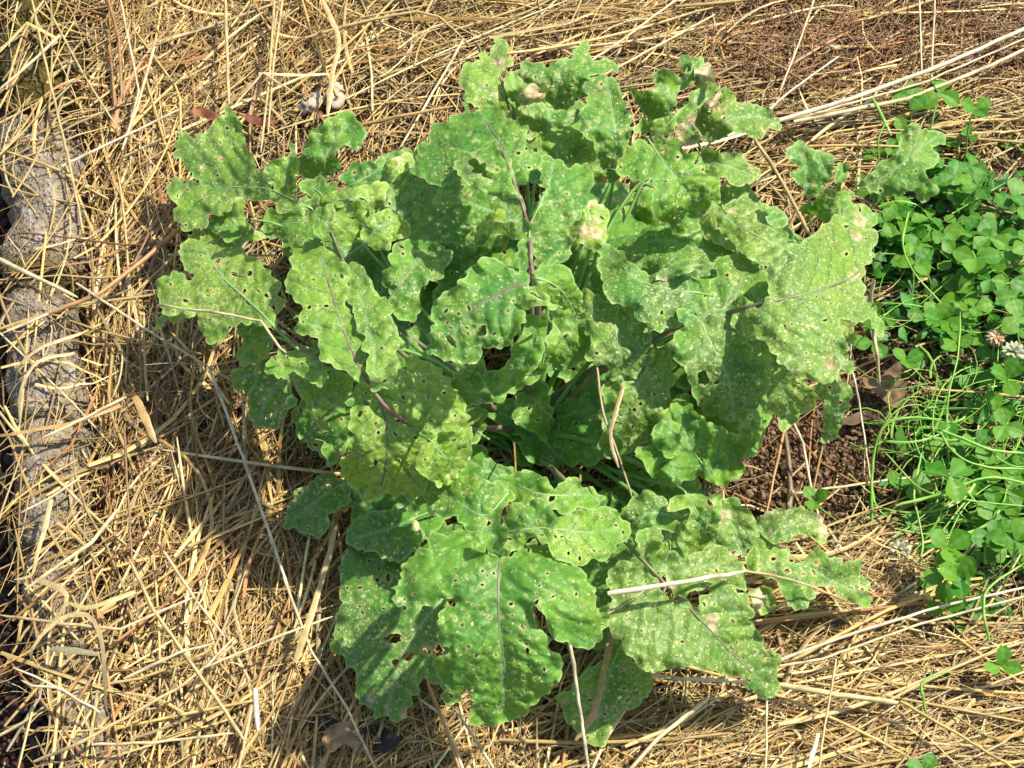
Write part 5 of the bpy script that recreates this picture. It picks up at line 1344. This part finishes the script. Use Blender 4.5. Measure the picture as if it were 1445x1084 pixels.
for k in range(115):
    if k % 5 < 4: px, py = rc.uniform(1250, 1470), rc.uniform(530, 760)
    else: px, py = rc.uniform(1230, 1460), rc.uniform(270, 540)
    P = straw_path(px, py, rc.uniform(-0.3, 1.3) + (math.pi if rc.random() < 0.5 else 0), rc.uniform(0.04, 0.11), rc.uniform(0.012, 0.04), rc.gauss(0, 0.9), rc.gauss(0, 0.18), 9, 0, rc.gauss(0.004, 0.006))
    if k % 4 == 0: V, F = ribbon(P, taper(rc.uniform(0.0018, 0.0030), 9, 1, 0.3), rc.uniform(-0.7, 0.7), 0.2)
    else: V, F = tube(P, taper(rc.uniform(0.0004, 0.00085), 9, 1, 0.6), 5)
    where = 'beside the bare soil' if px < 1320 and py > 530 else 'among the dense clover leaves' if py < 530 else 'on the outer side of the clover' if px > 1400 else 'over the near clover' if py > 660 else 'in the middle of the grassy patch'
    ex, ey = px_of(P[:, 0], P[:, 1], P[:, 2]); av = math.degrees(math.atan2(ey[0] - ey[-1], ex[-1] - ex[0])) % 180
    way = 'level' if av < 25 or av > 155 else 'upright' if 65 < av < 115 else 'slanting'
    kind_ = 'flat grass blade' if k % 4 == 0 else 'thin grass stem'
    put('grass_stem', V, F, None, '%s green %s tangled %s' % (way, kind_, where), 'grass stem', '%s %ss %s' % (way, kind_, where), M_GRASS)
for (px, py, l) in ((1345, 655, 'small tuft of green grass between soil and clover'),):
    bt = Batch()
    for k in range(60):
        P = straw_path(px + rc.gauss(0, 45), py + rc.gauss(0, 40), rc.uniform(0, 6.28), rc.uniform(0.02, 0.06), rc.uniform(0.004, 0.022), rc.gauss(0, 0.5), rc.gauss(0, 0.3), 7)
        V, F = ribbon(P, taper(rc.uniform(0.0008, 0.0018), 7, 1, 0.3), rc.uniform(-0.7, 0.7), 0.2)
        bt.add(V, F)
    tag(bt.build('grass', M_GRASS), l, kind='stuff')

# clover flower heads
def flower(px, py, h, r, fresh, label):
    g = at(px, py, h)
    e = empty('clover_flower', (g[0], g[1], 0))
    P = np.stack([np.linspace(0.008, 0, 6), np.zeros(6), np.linspace(0, h - r * 0.5, 6)], 1)
    V, F = tube(P, 0.0009, 6); mesh_obj('stem', V, F, M_CSTEM, e)
    bt = Batch()
    N = 46
    for k in range(N):
        th = k * 2.39996; z = 1 - 1.7 * (k + 0.5) / N
        rr = math.sqrt(max(0, 1 - z * z)); d = np.array([rr * math.cos(th), rr * math.sin(th), z])
        if not fresh: d[2] = d[2] * 0.7 - 0.25
        c = np.array([0, 0, h])
        t = np.linspace(0.15, 1, 4)[:, None]
        P = c + d * r * t + np.array([0, 0, -0.12 * r]) * t ** 2
        V, F = ribbon(P, np.array([0.35, 0.9, 1, 0.25]) * r * 0.34, rc.uniform(-1, 1), 0.35)
        top = z > 0.0
        col = ((0.58, 0.58, 0.44) if rc.random() < 0.6 else (0.45, 0.52, 0.25)) if fresh and top else ((0.34, 0.40, 0.14) if fresh else rc.choice([(0.50, 0.32, 0.17), (0.62, 0.46, 0.30), (0.40, 0.24, 0.11)]))
        bt.add(V, F, np.array(col) * rc.uniform(0.85, 1.1))
    bt.build('florets', M_FLO, e)
    return tag(e, label, 'clover flower', 'white clover flower heads')


M_FLO = make_tint_mat('clover_florets', 0.7, 0.2, (0.2, 0.15, 0.08))
flower(1268, 775, 0.022, 0.0105, True, 'white clover flower head low over the straw')
flower(1430, 498, 0.055, 0.0105, True, 'half faded white clover flower head in the patch')
flower(1406, 474, 0.050, 0.0082, False, 'withered brown clover flower head in the patch')

# ------------------------------------------------------------------ dead leaves, pebbles, bark, twig
def dead_leaf(name, out, hs, col, label, curl=0.010, seed=0, ribs=0.0, cat='dead leaf'):
    O = spline(np.array(out, float), 4, True)
    s = np.arange(len(O)); c = O.mean(0)
    O = O + (O - c) / (np.linalg.norm(O - c, axis=1)[:, None] + 1e-6) * np.array([1.6 * noise.noise((k * 0.35, seed, 0)) for k in s])[:, None]
    x0, y0 = O.min(0); x1, y1 = O.max(0)
    g = np.array([(x, y) for x in np.arange(x0, x1, 4.0) for y in np.arange(y0, y1, 4.0)])
    g = g[inside(O, g[:, 0], g[:, 1])]
    g = g[np.sqrt(((g[:, None] - O[None]) ** 2).sum(-1).min(1)) > 2]
    A = np.concatenate([O, g])
    vo, _, fo, *_ = delaunay_2d_cdt([Vector(p) for p in A], [(i, (i + 1) % len(O)) for i in range(len(O))], [], 0, 1e-4)
    XY = np.array([v[:] for v in vo]); F = np.array([f for f in fo if len(f) == 3])
    F = F[inside(O, *XY[F].mean(1).T)]
    d = np.linalg.norm((XY - c) / max(x1 - x0, y1 - y0) * 2, axis=1)
    h = hs / 100 + curl * d ** 2 + np.array([0.006 * noise.noise((a / 26 + seed, b / 26, 1)) + 0.0025 * noise.noise((a / 9, b / 9 + seed, 2)) for a, b in XY])
    if ribs: h += ribs * np.abs(np.sin(np.arctan2(XY[:, 1] - c[1], XY[:, 0] - x0) * 9))
    V = at(XY[:, 0], XY[:, 1], h)
    cc = np.array([np.array(col) * (0.8 + 0.5 * noise.noise((a / 20, b / 20, seed))) for a, b in XY])
    o = V.mean(0)
    ob = mesh_obj(name, V - o, F, M_DRY, attrs={'tint': np.clip(cc, 0, 0.8)})
    ob.location = o
    return tag(ob, label, cat)


dead_leaf('dead_leaf', [(1218, 532), (1235, 536), (1255, 520), (1268, 512), (1278, 525), (1280, 545), (1272, 572), (1258, 574), (1240, 558), (1222, 545)], 1.8, (0.27, 0.17, 0.09), 'curled brown dead leaf lying on the bare soil', 0.008, 3)
dead_leaf('dead_leaf', [(1188, 595), (1210, 582), (1235, 578), (1260, 588), (1282, 578), (1288, 570), (1280, 592), (1255, 597), (1225, 592), (1205, 600)], 1.2, (0.16, 0.10, 0.055), 'dark rolled strip of dead leaf at the edge of the soil', 0.006, 5)
dead_leaf('dead_leaf', [(455, 1040), (468, 1024), (490, 1018), (508, 1026), (497, 1034), (512, 1046), (500, 1056), (485, 1050), (470, 1062), (458, 1052)], 4.2, (0.36, 0.23, 0.11), 'tan lobed dead leaf on the straw near the lower leaf', 0.006, 7, 0.003)
dead_leaf('rotting_leaf', [(432, 1014), (452, 1010), (480, 1016), (520, 1020), (560, 1036), (562, 1052), (540, 1062), (518, 1058), (500, 1048), (470, 1040), (445, 1032)], 2.3, (0.05, 0.04, 0.035), 'blackened rotting leaf in the straw below the plant', 0.004, 9)
dead_leaf('bark_strip', [(270, 156), (288, 152), (306, 160), (312, 168), (300, 170), (280, 164)], 4.6, (0.36, 0.13, 0.06), 'orange-red bark flake beside the holed upper leaf', 0.003, 11, cat='bark flake')
dead_leaf('bark_strip', [(345, 162), (370, 166), (392, 172), (372, 178), (350, 172)], 4.2, (0.25, 0.08, 0.045), 'dark red bark flake behind the holed upper leaf', 0.003, 13, cat='bark flake')
stalk([(1112, 735, 0.8), (1116, 690, 1.0), (1112, 640, 1.0), (1106, 600, 0.8)], 5.0, (0.17, 0.12, 0.085), 'grey rough twig lying on the bare soil', name='twig', cat='twig', group=None)
for (px, py, r, l) in ((435, 150, 0.0075, 'pale grey pebble among the far straw'), (470, 140, 0.0090, 'largest pale tan pebble among the far straw'), (447, 138, 0.0050, 'small whitish pebble between two larger ones'), (476, 125, 0.0055, 'small pale pebble behind the largest one'),
                       (1370, 262, 0.008, 'purplish stone on the bare soil behind the clover')):
    V, F = rock(r, px, 3, 0.7)
    col = (0.42, 0.36, 0.27) if px < 1000 else (0.22, 0.15, 0.14)
    put('pebble', V + at(px, py, 0.026 if px < 1000 else 0.006), F, col, l, 'pebble', 'pebbles', M_DRY)

for o in bpy.data.objects:
    if 'org' in o: del o['org']
